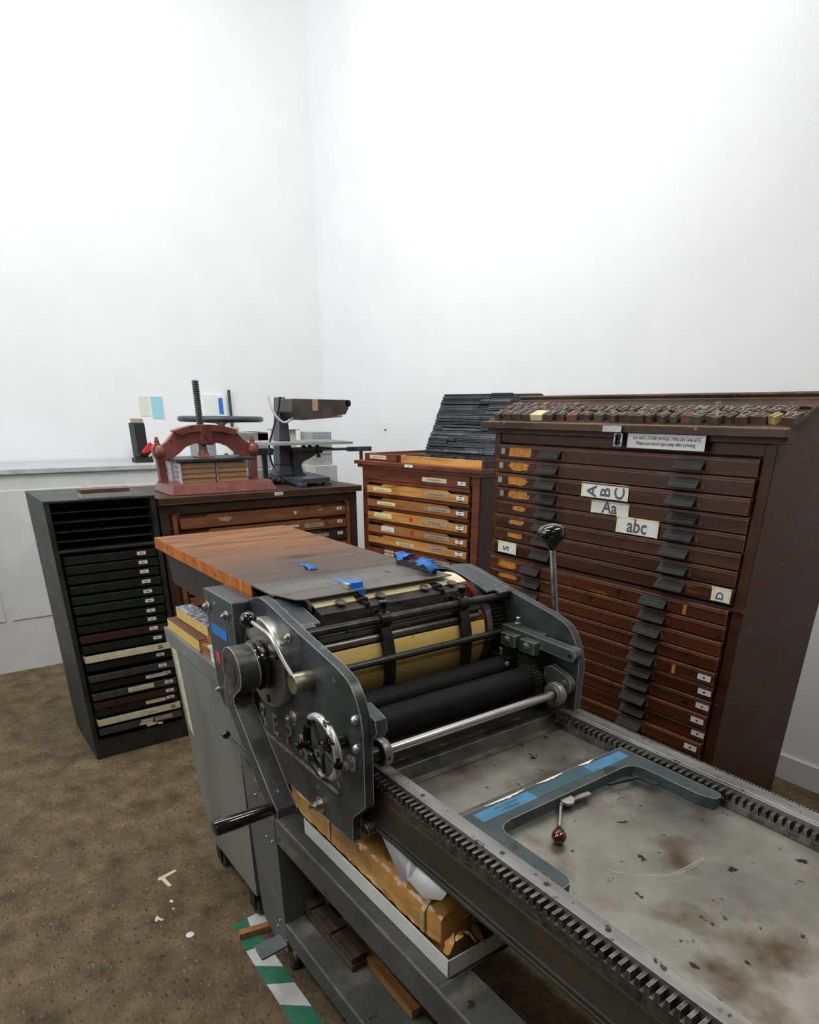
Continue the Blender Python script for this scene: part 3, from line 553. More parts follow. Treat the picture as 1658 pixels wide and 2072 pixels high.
# clamping tube and reel rod lower in the gap
m = MB().cyl((-1.276, .66, 1.151), (-1.276, 1.145, 1.151), .0115, n=24); m.cyl((-1.264, .66, 1.133), (-1.264, 1.145, 1.133), .0095, n=20)
m.lathe([(.0042, 0), (.0042, .0008)], (-1.2680, .735, 1.1600), (.62, 0, .78), 14, 1); m.lathe([(.015, 0), (.015, .008)], (-1.27, 1.135, 1.135), (0, 1, 0), 24)
m.build('reel_rod', ['tube_steel', 'black'], cyl)
# cross rods between the plates
MB().cyl((-1.259, YN1, 1.176), (-1.259, YF0, 1.176), .0108, n=24).build('upper_rod', 'dark_rod', press)
m = MB().cyl((-1.226, YN1, 1.087), (-1.226, 1.215, 1.087), .0092, n=24); m.lathe([(.0105, 0), (.0105, .008)], (-1.226, 1.205, 1.087), (0, 1, 0), 24, 1); m.build('guard_rod', ['dark_rod', 'steel'], press)
m = MB().cyl((-1.012, .668, .980), (-1.012, 1.175, .980), .0108, n=28)
m.build('front_rod', 'satin', press)
for y0, s_ in ((.650, 1), (1.194, -1)):
    m = MB().lathe([(.013, 0), (.013, .018), (.016, .018), (.016, .020), (.0235, .020), (.0235, .0185), (.0295, .0185), (.0305, .017), (.0305, .002), (.0295, 0)], (-1.012, y0, .980), (0, s_, 0), 40); m.build('bearing_wheel', 'rail', press)
    m = MB().lathe([(.017, 0), (.017, .028), (.021, .028), (.021, .034)], (-1.012, YN1 if s_ > 0 else YF0, .980), (0, s_, 0), 28); m.build('bearing_hub', 'blackm', press)
# sheet holders hanging from the upper rod
for yc in (.832, 1.075):
    h = MB(); outr = arc(-1.259, 1.176, .0175, -62, 205, 18)
    back = [(-1.277, 1.160), (-1.268, 1.135), (-1.250, 1.110), (-1.243, 1.085), (-1.238, 1.045), (-1.247, .995)]
    front = [(-1.240, .990), (-1.228, 1.040), (-1.227, 1.078), (-1.231, 1.108), (-1.238, 1.135)]
    h.prism(outr + [(-1.272, 1.166)] + back + front, 'y', yc - .0135, yc + .0135)
    holder = h.build('sheet_holder', 'blackm', press, .003)
    s_ = MB().lathe([(.005, 0), (.005, .012), (.007, .014), (.0115, .026), (.0135, .028), (.012, .030), (.004, .0305)], (-1.258, yc, 1.191), (-.1, 0, 1), 22)
    s_.build('thumb_screw', 'blackm', holder)
# ink rollers with gears
for (x, z, r, nm) in ((-1.098, .992, .0385, 'form_roller'), (-1.188, .999, .0350, 'form_roller')):
    ro = MB().lathe([(r - .003, 0), (r, .003), (r, .515), (r - .003, .518)], (x, .640, z), (0, 1, 0), 48).build(nm, 'rubber', press)
    MB().cyl((x, YN1, z), (x, YF0, z), .009, n=16).build('axle', 'steel', ro)
gp = []; x, z, r = -1.098, .992, .040; N = 30
for k in range(N):
    a = 360 / N * k
    for da, rr in ((-4, r - .005), (-2, r + .001), (2, r + .001), (4, r - .005)): gp.append((x + rr * math.cos(R_(a + da)), z + rr * math.sin(R_(a + da))))
MB().prism(gp, 'y', 1.162, 1.186).build('roller_gear', 'gear', press)
m = MB().box(-1.235, -1.165, 1.165, 1.20, 1.020, 1.034); m.lathe([(.007, 0), (.007, .02)], (-1.20, 1.17, 1.034), (0, 0, 1), 14, 1); m.lathe([(.006, 0), (.006, .012)], (-1.165, 1.16, 1.02), (.6, -.6, .2), 12, 1)
m.box(-1.16, -1.085, 1.188, 1.205, 1.01, 1.045)
m.build('roller_latch', ['blackm', 'steel'], press, .0015)
# arm bar with clamp blocks on the inside of the far plate
m = MB().prism(rounded([(-1.226, 1.110), (-1.226, 1.082), (-.975, 1.074), (-.966, 1.088), (-.975, 1.102)], [.004, .004, .010, .010, .010]), 'y', 1.192, 1.216)
m.box(-1.226, -1.10, 1.216, YF0, 1.085, 1.106); m.box(-1.095, -.98, 1.216, 1.228, 1.092, 1.101)
m.lathe([(.007, 0), (.007, .0015)], (-.984, 1.192, 1.088), (0, -1, 0), 20, 1)
m.build('arm_bar', ['press_in', 'blackm'], press, .0015)
for x0 in (-1.205, -1.135):
    m = MB().box(x0, x0 + .052, 1.170, 1.192, 1.064, 1.096); m.lathe([(.010, 0), (.010, .002), (.007, .003), (.006, .006)], (x0 + .024, 1.170, 1.081), (0, -1, 0), 20); m.build('clamp_block', 'press_in', press, .0015)
m = MB().lathe([(.009, 0), (.009, .012), (.006, .013), (.006, .026), (.0045, .028)], (-1.183, 1.208, 1.108), (0, 0, 1), 20); m.build('oil_cup', 'nut', press)
m = MB().prism(rounded([(-1.075, 1.028), (-1.055, 1.040), (-1.0, 1.026), (-.982, 1.010), (-.985, .985), (-1.01, .985), (-1.07, .99)], .01), 'y', 1.206, 1.222)
m.cyl((-1.005, 1.206, 1.006), (-1.005, 1.202, 1.006), .007, n=16); m.build('swing_arm', 'press_in', press, .0015)
# upright lever outside the far plate
m = MB().cyl((-1.095, 1.285, .98), (-1.155, 1.285, 1.318), .0088, .0080, n=18); m.build('lever_rod', 'steel', press)
m = MB().lathe([(.0105, 0), (.0120, .008), (.0160, .017), (.0265, .024), (.0345, .033), (.0375, .042), (.0355, .052), (.0270, .061), (.011, .0665)], (-1.1535, 1.285, 1.308), (-.16, 0, .98), 36); m.build('lever_knob', 'black', press)
MB().box(-1.12, -1.07, YF1, 1.30, .955, 1.00).build('lever_bracket', 'press_in', press, .003)
# feed board with its apron and drawer
fb = MB().box(-2.348, -1.537, .624, 1.106, 1.1955, 1.2320)
fb.box(-1.5368, -1.415, .624, 1.106, 1.2265, 1.2292); fb.prism([(-1.5368, .6235), (-1.435, .6235), (-1.350, .650), (-1.339, .665), (-1.339, 1.106), (-1.5368, 1.106)], 'z', 1.2292, 1.2318, 1)
fbo = fb.build('feed_board', ['board', 'board_plate'], press, .0015)
m = MB().box(-2.347, -1.538, .6225, .624, 1.1965, 1.2310); m.build('board_edge', ['board_edge', 'board_edge'], fbo)
m = MB().box(-1.5375, -1.5355, .6235, 1.1065, 1.2315, 1.2323); m.box(-1.922, -1.920, .6235, 1.1065, 1.2318, 1.2323); m.build('board_seam', 'black', fbo)
m = MB().prism([(-2.300, 1.1955), (-2.262, 1.090), (-1.70, 1.090), (-1.70, 1.1955)], 'y', .642, 1.08); m.box(-1.69, -1.36, .70, 1.05, 1.15, 1.2075) if False else None
m.build('board_apron', 'apron', press, .002)
m = MB().box(-2.14, -1.71, .745, 1.05, .975, 1.090); m.box(-2.12, -1.73, .741, .745, .99, 1.08); m.build('storage_drawer', 'rackblk', press, .002)
MB().box(-1.575, -1.545, .66, 1.10, 1.15, 1.195).build('board_rail', 'blackm', press)

# ------------------------------------------------------------------ things on the bed and the feed board
lf = thing('lockup_frame', (-.70, .93, .8905), 'blue-grey painted C-shaped lockup frame lying on the press bed', 'lockup frame')
cpts = [(-.802, .6925), (-.802, 1.186), (-.560, 1.186), (-.545, 1.180), (-.545, 1.158), (-.575, 1.146), (-.738, 1.146), (-.738, .733), (-.560, .733), (-.545, .722), (-.543, .6925)]
cpts = rounded(cpts, [.002, .002, .006, .01, .008, .05, .040, .040, .030, .012, .002], 8)
MB().prism(cpts, 'z', .8905, .918).build('frame_casting', 'lock', lf, .0012, 2)
m = MB(); ny = 36
for j in range(ny):
    ya = .722 + (1.165 - .722) * j / ny; yb = .722 + (1.165 - .722) * (j + 1) / ny; mi = 1 if j < 12 or j > 25 else 0
    a_ = .0006 * math.sin(j * 2.3); b_ = .0006 * math.sin((j + 1) * 2.3)
    m.add([(-.7915 + a_, ya, .9184), (-.7610 + a_, ya, .9184), (-.7610 + b_, yb, .9184), (-.7915 + b_, yb, .9184)], [(0, 1, 2, 3)], mi)
for k, tx in enumerate(('NOT TYPE HIGH', 'use lockup bar')):
    m.text(tx, .0085, (-.782 + .011 * k, .800, .9184), (0, 1, 0), (-1, 0, 0), .0002, 2)
tp = m.build('blue_tape_strip', ['blue2', 'blue3', 'ink'], lf); tp['label'] = 'faded blue tape strip with handwriting'
for (ya, yb) in ((.760, .870), (.905, .985), (1.035, 1.085)):
    m = MB(); V = []; F = []; n = 22
    for j in range(n + 1):
        y = ya + (yb - ya) * j / n; e = min(j, n - j) / n * 2; V += [(-.8015, y, .9186), (-.8015 + .002 + .008 * e * random.uniform(.4, 1), y, .9188)]
        if j: F.append((2 * j - 2, 2 * j - 1, 2 * j + 1, 2 * j))
    m.add(V, F); m.build('torn_paper', 'white', lf)['label'] = 'torn white paper scrap'
m = MB().tube([(-.731, .905, .906), (-.700, .869, .905), (-.672, .836, .904)], .0042, 12)
m.lathe([(.016, 0), (.018, .003), (.016, .007)], (-.735, .925, .903), (.2, 0, 1), 24); m.obox((-.728, .955, .905), (.004, .030, 0), (.006, -.001, 0), (0, 0, .002))
q = m.build('quoin_lever', 'steel', lf)
MB().lathe([(.0045, 0), (.0055, .006), (.0110, .018), (.0140, .028), (.0135, .036), (.009, .042), (.003, .0435)], (-.678, .8425, .9045), (.66, -.75, -.0), 28).build('lever_knob', 'maroon', q)
m = MB().tube([(-.724, 1.046, .904), (-.705, 1.120, .905)], .0042, 6); m.obox((-.690, 1.125, .905), (.030, .004, 0), (0, .006, 0), (0, 0, .002)); m.build('quoin_lever', 'dark_rod', lf)
m = MB()
for (x, y) in ((-.576, .700), (-.66, 1.172), (-.60, 1.15)): m.lathe([(.004, 0), (.004, .0006), (.001, .0008)], (x, y, .918), (0, 0, 1), 12)
m.lathe([(.011, 0), (.011, .0006), (.009, .0007)], (-.7375, .765, .905), (1, 0, 0), 20)
m.build('frame_screw', 'rack', lf)
single('flat_steel_bar', MB().box(-.838, -.8035, .697, 1.180, .8905, .8965), 'strip', 'rusty brown flat steel bar lying along the lockup frame on the press bed', 'steel bar', bevel=.0006)

BO = Vector((-.041, .023, -.0110))
def crumple(name, pts, z, th, lab, wav=.006, mats='blue'):
    """ribbon of tape: list of (x,y,lift,width dir angle,width)"""
    m = MB(); V = []; F = []; P = curve_pts([(p[0], p[1], z + p[2]) for p in pts], 5); n = len(P)
    for i, p in enumerate(P):
        k = min(int(i / 5), len(pts) - 1); a = R_(pts[k][3]); wd = pts[k][4] * (1 + .12 * math.sin(i * 1.7)); d = Vector((math.cos(a), math.sin(a), .25 * math.sin(i * .9)))
        V += [p - d * wd, p + Vector((0, 0, wav * abs(math.sin(i * 1.3)))), p + d * wd]
        if i: b = 3 * i; F += [(b - 3, b - 2, b + 1, b), (b - 2, b - 1, b + 2, b + 1)]
    for v in V: v.z = max(v.z, z + .0006)
    m.add([v + BO for v in V], F)
    o = single(name, m, mats, lab, 'tape'); md = o.modifiers.new('thick', 'SOLIDIFY'); md.thickness = .0006; md.offset = 1
    return o
crumple('blue_tape_scrap', [(-1.632, .800, .001, 120, .006), (-1.608, .812, .002, 110, .010), (-1.588, .806, .008, 100, .014), (-1.566, .808, .003, 100, .013), (-1.556, .812, .001, 100, .006)], 1.243, .001, 'small crumpled blue tape scrap on the wooden middle of the feed board')
single('blue_tape_scrap', MB().prism([(-1.478, .816), (-1.420, .822), (-1.414, .845), (-1.440, .851)], 'z', 1.2320, 1.2326), 'blue', 'flat pointed blue tape scrap on the grey end of the feed board', 'tape')
m = MB().box(-1.345, -1.318, .772, .782, 1.2427, 1.256, 1); m.box(-1.350, -1.318, .782, .816, 1.2427, 1.2575); m.prism([(-1.318, .776), (-1.303, .802), (-1.318, .824)], 'z', 1.2427, 1.2437); m.prism([(.784, 1.2437), (.816, 1.2437), (.803, 1.225)], 'x', -1.2995, -1.2985)
m.v = [v + BO for v in m.v]
single('taped_side_guide', m, ['blue', 'nut'], 'little square guide block wrapped in blue tape at the front edge of the feed board', 'guide block', bevel=.0012)
single('blue_tape_dot', MB().prism(arc(-1.873, .966, .006, 0, 330, 8), 'z', 1.2322, 1.2326), ['bluedot'], 'tiny dark blue tape speck near the far end of the feed board', 'tape')
m = MB().box(-1.50, -1.33, 1.040, 1.058, 1.243, 1.262)
m.obox((-1.415, 1.048, 1.258), (.085, -.004, .003), (0, .008, 0), (0, 0, .006))
m.v = [v + BO for v in m.v]
sg = single('steel_guide_bar', m, 'gripbar', 'dark steel guide bar under crumpled blue tape at the far corner of the feed board', 'guide bar', bevel=.002)
crumple('blue_tape_wad', [(-1.520, 1.070, .006, 95, .018), (-1.490, 1.055, .026, 80, .026), (-1.465, 1.058, .020, 100, .024), (-1.445, 1.050, .030, 85, .020)], 1.243, .001, 'larger crumpled blue tape wad at the back end of the steel guide bar', .010)
crumple('blue_tape_wad', [(-1.395, 1.052, .028, 95, .018), (-1.370, 1.044, .024, 80, .026), (-1.345, 1.036, .030, 100, .026), (-1.318, 1.044, .012, 90, .020)], 1.243, .001, 'crumpled blue tape wad at the front end of the steel guide bar', .010)

# ------------------------------------------------------------------ grey steel cabinet on casters under the feed board
cab = thing('steel_cabinet', (-1.95, .87, 0), 'grey sheet-steel cabinet on casters with a tall paper strip on its side', 'cabinet')
face = [(-2.288, .880), (-1.705, .880), (-1.705, .150), (-2.135, .150)]
MB().prism(face, 'y', .606, 1.15).build('body', 'cab_grey', cab, .003)
MB().prism([(-2.305, .932), (-1.705, .932), (-1.705, .882), (-2.292, .882)], 'y', .598, 1.165).build('lid', 'cab_grey', cab, .004)
m = MB().prism([(-2.262, .868), (-2.212, .868), (-2.150, .560), (-2.196, .585)], 'y', .6045, .6062)
for i in range(22):
    z = .845 - .012 * i; x = -2.258 + (.868 - z) * .21; m.box(x + .004, x + .030 + .008 * math.sin(i * 2.1), .6038, .6046, z, z + .003, 1)
m.build('paper_strip', ['cream', 'grlabel'], cab)['label'] = 'tall cream paper strip with faded lines'
for (x, y) in ((-2.125, .645), (-1.800, .640), (-2.12, 1.11), (-1.80, 1.11)):
    c = MB().box(x - .022, x + .022, y - .018, y - .014, .03, .15); c.box(x - .022, x + .022, y + .014, y + .018, .03, .15); c.box(x - .03, x + .03, y - .025, y + .025, .142, .15)
    c = c.build('caster', 'blackm', cab, .001); MB().lathe([(.030, 0), (.036, .004), (.036, .020), (.030, .024)], (x, y - .012, .037), (0, 1, 0), 28).build('wheel', 'gripbar', c)
m = MB().obox((-2.115, .635, .952), (.150, .002, 0), (-.002, .030, 0), (0, 0, .018)); m.obox((-2.115, .635, .9715), (.150, .002, 0), (-.002, .030, 0), (0, 0, .0015), 1)
single('paper_block', m, ['booky', 'bookbrown'], 'long yellow-edged block with a brown cover lying on the grey cabinet', 'book', bevel=.001)
m = MB().obox((-2.105, .665, .9925), (.140, .004, 0), (-.003, .030, 0), (0, 0, .017)); m.obox((-2.105, .665, 1.0115), (.140, .004, 0), (-.003, .030, 0), (0, 0, .002), 1); m.obox((-2.105, .70, .952), (.140, .004, 0), (0, .028, 0), (0, 0, .022), 0)
single('paper_block', m, ['booky', 'bookblue'], 'yellow-edged block with blue and white patterned cover behind the brown one on the cabinet', 'book', bevel=.001)
single('wooden_block', MB().obox((-1.935, .658, .9575), (.030, .002, 0), (-.001, .022, 0), (0, 0, .0255)), 'pinewood', 'small brown wooden block behind the plastic tub on the grey cabinet', 'wooden block', bevel=.001)
single('wooden_block', MB().obox((-1.915, .617, .950), (.026, .001, 0), (-.001, .008, 0), (0, 0, .018)), 'pinewood', 'small orange wooden block at the front edge of the grey cabinet', 'wooden block', bevel=.001)
m = MB().prism(rounded([(-1.885, .610), (-1.800, .610), (-1.800, .665), (-1.885, .665)], .010), 'z', .932, .972); m.prism(rounded([(-1.889, .606), (-1.796, .606), (-1.796, .669), (-1.889, .669)], .010), 'z', .972, .978)
m.torus((-1.83, .607, .953), (0, 1, 0), .010, .002, 24, 8)
single('plastic_tub', m, 'plastic', 'cloudy white plastic tub with lid on the grey cabinet beside the press', 'tub', bevel=.001)

# ------------------------------------------------------------------ packages on the upper shelf
m = MB()
x0, x1, y0, y1, z0, z1 = -1.365, -.748, .636, .80, .585, .632
m.box(x0, x1, y0, y1, z0, z0 + .003)
m.box(x0, x1, y0, y0 + .003, z0, z1); m.box(x0, x1, y1 - .003, y1, z0, z1); m.box(x0, x0 + .003, y0, y1, z0, z1); m.box(x1 - .003, x1, y0, y1, z0, z1)
single('white_tray_box', m, 'offwhite', 'long white open tray box on the upper shelf holding the brown package', 'box', bevel=.0008)
# crumpled kraft wrapped parcel: displaced rounded box
def parcel(xa, xb, ya, yb, za, zb, nx=60, amp=.004, seed=3):
    rnd = random.Random(seed); m = MB(); sec = rounded([(ya, za), (yb, za), (yb, zb), (ya, zb)], [.008, .008, .02, .026], 5); k = len(sec); V = []
    ph = [rnd.uniform(0, 6) for _ in range(k)]
    for i in range(nx + 1):
        x = xa + (xb - xa) * i / nx; sc = 1 - .10 * (abs(2 * i / nx - 1) ** 8)
        for j, (y, z) in enumerate(sec):
            cy, cz = (ya + yb) / 2, (za + zb) / 2
            dy = amp * math.sin(i * .9 + ph[j]) * rnd.uniform(.2, 1); dz = amp * math.sin(i * .6 + 2 * ph[j]) * rnd.uniform(.2, 1)
            V.append((x + rnd.uniform(-.001, .001), cy + (y - cy) * sc + dy * .7, cz + (z - cz) * sc + dz * .7))
    F = [(i * k + j, i * k + (j + 1) % k, (i + 1) * k + (j + 1) % k, (i + 1) * k + j) for i in range(nx) for j in range(k)]
    F = [f[::-1] for f in F]
    F += [tuple(range(k)), tuple(range(nx * k, nx * k + k))[::-1]]
    m.add(V, F); return m
pk = thing('wrapped_parcel', (-1.06, .71, .588), 'long parcel of brown kraft paper and packing tape in the white tray box', 'parcel')
parcel(-1.452, -.790, .641, .780, .6300, .712, 90, .0028).build('paper_wrap', 'kraft', pk, smooth=25)
parcel(-1.40, -.775, .650, .772, .590, .640, 40, .002, 5).build('cardboard_core', 'cardboard', pk, smooth=25)
m = MB()      # crumpled torn end of the wrapping
rnd = random.Random(11)
for k in range(5):
    V = []; F = []; cx_, cy_, cz_ = -.772 + .004 * k, .655 + .016 * k, .648 + .006 * (k % 3)
    for a in range(12):
        an = 2 * PI * a / 12; rr = rnd.uniform(.012, .026); V.append((cx_ + rr * .7 * math.cos(an) + rnd.uniform(-.004, .004), cy_ + rr * .7 * math.sin(an), cz_ + rr * math.sin(an + k) + rnd.uniform(-.006, .006)))
    V.append((cx_, cy_, cz_ + .012)); F = [(a, (a + 1) % 12, 12) for a in range(12)]; m.add(V, F)
m.build('torn_wrap_end', 'kraft', pk, smooth=20)
for xx in (-1.235, -.845): MB().prism([(.642, .64), (.638, .64), (.638, .695), (.655, .7145), (.77, .7155), (.77, .710), (.658, .710), (.642, .690)], 'x', xx, xx + .012).build('packing_tape', 'yellowtan', pk)['label'] = 'strip of shiny tan packing tape'
def sheet(pts, mat, lab):
    m = MB(); m.add(pts, [tuple(range(len(pts)))]); o = single('paper_sheet', m, mat, lab, 'paper'); s_ = o.modifiers.new('t', 'SOLIDIFY'); s_.thickness = .0006; return o
sheet([(-1.07, .668, .80), (-1.00, .655, .758), (-.905, .634, .728), (-.880, .632, .742), (-.872, .655, .79)], 'paper', 'white paper sheet hanging down under the bed above the parcel, nearer the side plate')
sheet([(-.900, .640, .765), (-.885, .634, .745), (-.823, .628, .7430), (-.770, .632, .772), (-.772, .66, .792), (-.90, .66, .79)], 'paper', 'white paper sheet poking out under the bed above the torn end of the parcel')
# wooden furniture on the lower shelf
g = 'dark wooden blocks on the lower shelf'
for i, (xa, xb, yy, zt) in enumerate(((-1.53, -1.435, .690, .262), (-1.43, -1.315, .690, .257), (-1.31, -1.195, .690, .254))):
    single('wooden_block', MB().box(xa, xb, .668, .720, .232, zt), 'oldwood', ['dark wooden block on the lower shelf under the crank end, farthest left', 'dark wooden block on the lower shelf in the middle of its row', 'dark wooden block on the lower shelf, the one nearest the camera'][i], 'wooden block', g, bevel=.002)
single('wooden_plank', MB().box(-1.535, -1.19, .665, .725, .210, .2315), 'oldwood', 'old dark plank lying under the row of wooden blocks on the lower shelf', 'plank', bevel=.0015)
single('wooden_stick', MB().obox((-1.10, .725, .224), (.13, -.002, 0), (.001, .014, 0), (0, 0, .014)), 'pinewood', 'orange-brown wooden stick on the lower shelf near the frame bottom', 'stick', bevel=.0015)

# ------------------------------------------------------------------ floor marks and litter
ft = thing('striped_floor_tape', (-1.6, .56, 0), 'green and white striped hazard tape on the floor around the press leg', 'floor tape')
m = MB(); g = 0
def fq(p, mi): m.prism(p, 'z', .0002, .0014, mi)
fq([(-1.785, .537), (-1.795, .596), (-1.741, .585), (-1.735, .548)], 0)
fq([(-1.795, .596), (-1.796, .67), (-1.735, .655), (-1.741, .585)], 1)
fq([(-1.735, .540), (-1.735, .60), (-1.640, .60), (-1.650, .530)], 0)
fq([(-1.650, .530), (-1.640, .60), (-1.520, .60), (-1.575, .528)], 1)
fq([(-1.575, .528), (-1.520, .60), (-1.440, .60), (-1.483, .527)], 0)
fq([(-1.483, .527), (-1.440, .60), (-1.330, .60), (-1.390, .527)], 1)
fq([(-1.390, .527), (-1.330, .60), (-1.240, .60), (-1.300, .527)], 0)
m.build('tape_stripes', ['tapegreen', 'tapewhite'], ft)
single('wooden_stick', MB().obox((-1.708, .595, .013), (.012, -.004, 0), (.012, .058, 0), (0, 0, .0115)), 'pinewood', 'short reddish wooden stick lying on the striped floor tape by the leg', 'stick', bevel=.0015)
def scrap(pts, lab, mat='cream'): single('paper_scrap', MB().prism(pts, 'z', .0002, .0012), mat, lab, 'litter')
scrap([(-2.182, .404), (-2.196, .410), (-2.208, .476), (-2.196, .480), (-2.181, .430), (-2.122, .438), (-2.122, .426), (-2.176, .416)], 'torn T-shaped strip of masking tape on the floor left of the cabinet')
scrap([(-1.985, .338), (-1.992, .345), (-1.970, .352), (-1.959, .360), (-1.955, .350), (-1.968, .343), (-1.962, .334), (-1.970, .332)], 'small curled cream paper scrap on the floor')
scrap([(-1.833 + .014 * math.cos(a * .7), .407 + .014 * math.sin(a * .7)) for a in range(9)], 'round white paper dot on the floor', 'white')
scrap([(-2.043, .404), (-2.046, .412), (-2.030, .416), (-2.028, .406)], 'tiny white paper crumb on the floor above the curled scrap', 'white')
scrap([(-1.995, .398), (-1.999, .402), (-1.993, .406), (-1.990, .400)], 'tiniest white speck on the floor between the curled scrap and the round dot', 'white')

# ------------------------------------------------------------------ left galley rack
RXF = -3.31
rackr = thing('galley_rack', (-3.55, .68, 0), 'black steel galley rack with many slim trays at the left, beside the wooden cabinet', 'rack')
m = MB()
for y in (.440, .886): m.box(-3.80, RXF + .004, y, y + .022, 0, 1.252)
m.box(-3.80, RXF + .006, .440, .908, 1.252, 1.262); m.box(-3.80, RXF, .46, .893, 0, .10); m.box(-3.80, -3.79, .46, .893, .1, 1.25); m.box(-3.80, RXF + .002, .46, .893, 1.035, 1.045)
m.build('rack_frame', 'rackblk', rackr, .0015)
m = MB()
for k in range(18): m.box(-3.78, RXF - .01, .462, .472, 1.0 - .0475 * k, 1.003 - .0475 * k); m.box(-3.78, RXF - .01, .882, .893, 1.0 - .0475 * k, 1.003 - .0475 * k)
for k in range(4): m.box(-3.78, RXF - .02, .462, .893, 1.08 + .042 * k, 1.083 + .042 * k)
m.build('rack_runner', 'rackblk', rackr)
zl_ = [1.001, .958, .913, .866, .817, .772, .721, .676, .629, .577, .533, .487, .432, .384, .337, .287, .247, .201]
ml_ = ['galley', 'galley', 'galley', 'galley', 'galley_green', 'galley_green', 'galley', 'galley', 'galley_brown', 'galley', 'galley_cream', 'galley', 'galley_grey', 'galley', 'galley_grey', 'galley_brown', 'galley', 'galley_cream']
cn = {'galley': 'black', 'galley_green': 'dark green', 'galley_brown': 'dark brown', 'galley_grey': 'grey', 'galley_cream': 'cream painted'}
for k, z in enumerate(zl_):
    out = [.0, .004, .0, .006, .004, .010, .006, .0, .004, .0, .016, .002, .014, .0, .012, .006, .0, .018][k]
    xf = RXF + out
    gt_ = thing('galley_tray', (-3.55, .677, z - .02), f'{cn[ml_[k]]} galley tray in the left rack, {ORD[k]} from the top', 'galley tray', 'galley trays in the black rack')
    m = MB().box(-3.78, xf, .474, .880, z - .020, z - .0175); m.box(xf - .002, xf, .474, .880, z - .020, z + .016)
    m.box(-3.78, xf, .474, .477, z - .02, z + .012); m.box(-3.78, xf, .877, .880, z - .02, z + .012)
    m.build('tray', ml_[k], gt_, .0008)
    yl = .790 + (.03 if k > 12 else .012 if k > 8 else 0)
    if k in (10, 17):
        m = MB().box(xf, xf + .0008, yl + .010, yl + .032, z + .003, z + .006, 0); m.box(xf, xf + .0008, yl + .012, yl + .034, z - .009, z - .005, 0); m.box(xf, xf + .0006, yl + .014, yl + .030, z - .002, z, 1); m.build('label_slot', ['ink', 'greyink'], gt_)
        if k == 17: MB().text('La Moi', .014, (xf + .0004, .735, z - .004), (0, 1, 0), (0, 0, 1), .0004).build('lettering', 'ink', gt_)
    else:
        m = MB().box(xf, xf + .0012, yl, yl + .040, z - .0075, z + .0085, 0); m.box(xf + .0012, xf + .0016, yl + .011, yl + .028, z - .0015, z + .0025, 1); m.build('label', ['white', 'greyink'], gt_)
    if k in (13, 14, 16):
        ya, yb = {13: (.735, .845), 14: (.64, .765), 16: (.715, .815)}[k]; m = MB().box(xf, xf + .001, ya, yb, z - .012, z + .006 + (.006 if k == 14 else 0), 0); m.box(xf + .001, xf + .0014, ya + .02, yb - .03, z - .003, z, 1); m.build('label', ['cream' if k != 13 else 'white', 'grlabel'], gt_)
gt_ = thing('galley_tray', (-3.55, .677, .135), 'grey bottom galley tray with torn paper labels in the left rack', 'galley tray', 'galley trays in the black rack')
m = MB().box(-3.78, RXF + .012, .474, .880, .128, .131); m.box(RXF + .010, RXF + .012, .474, .880, .128, .166); m.build('tray', 'galley_grey', gt_, .0008)
m = MB().box(RXF + .012, RXF + .013, .742, .832, .138, .160, 1); m.prism([(.662, .135), (.728, .133), (.735, .160), (.680, .162)], 'x', RXF + .012, RXF + .013, 0); m.text('AUGUST', .014, (RXF + .0132, .702, .148), (0, 1, 0), (0, 0, 1), .0003, 2)
m.prism([(.700, .118), (.745, .122), (.750, .133), (.695, .133)], 'x', RXF + .014, RXF + .015, 0); m.prism([(.75, .118), (.775, .114), (.78, .124), (.752, .130)], 'x', RXF + .014, RXF + .015, 0)
m.build('label', ['cream', 'grlabel', 'ink'], gt_)
for i, (ya, yb, z0_, z1_, lb) in enumerate(((.770, .812, 1.262, 1.282, 'lower'), (.768, .808, 1.2825, 1.300, 'upper'))):
    single('notebook', MB().box(-3.40, -3.33, .60, yb, z0_, z1_), ['bookbrown' if i else 'greybox'], f'{"brown" if i else "grey"} notebook on top of the black rack, {lb} of two', 'book', 'notebooks on the rack', bevel=.001)

# ------------------------------------------------------------------ generic case drawers
def label_bars(m, x0, x1, yf, z0, z1, mi, rnd):
    x = x0 + .004
    while x < x1 - .008:
        w_ = rnd.uniform(.004, .012); m.box(x, min(x + w_, x1 - .004), yf - .0004, yf, z0 + (z1 - z0) * .35, z0 + (z1 - z0) * .62, mi); x += w_ + .003

# left wooden cabinet: local frame, front faces local -Y, x to the right
def case_cabinet(name, loc, rz, label, W, D, H, body, lip=.03, side=.045, top_over=.035):
    t_ = thing(name, loc, label, 'type cabinet', rz=rz, world=False)
    m = MB()
    m.box(0, side, 0, D, 0, H - lip); m.box(W - side, W, 0, D, 0, H - lip); m.box(side, W - side, D - .02, D, 0, H - lip)
    m.box(side, W - side, .012, D, 0, .10); m.box(side, W - side, .004, .03, H - lip - .055, H - lip)
    m.build('case', body, t_, .004)
    return t_
lc = case_cabinet('type_cabinet', (-3.335, .925, 0), R_(91.5), 'dark worn wooden type cabinet at the back left under the red book press', 1.125, .60, 1.245, 'leftwood')
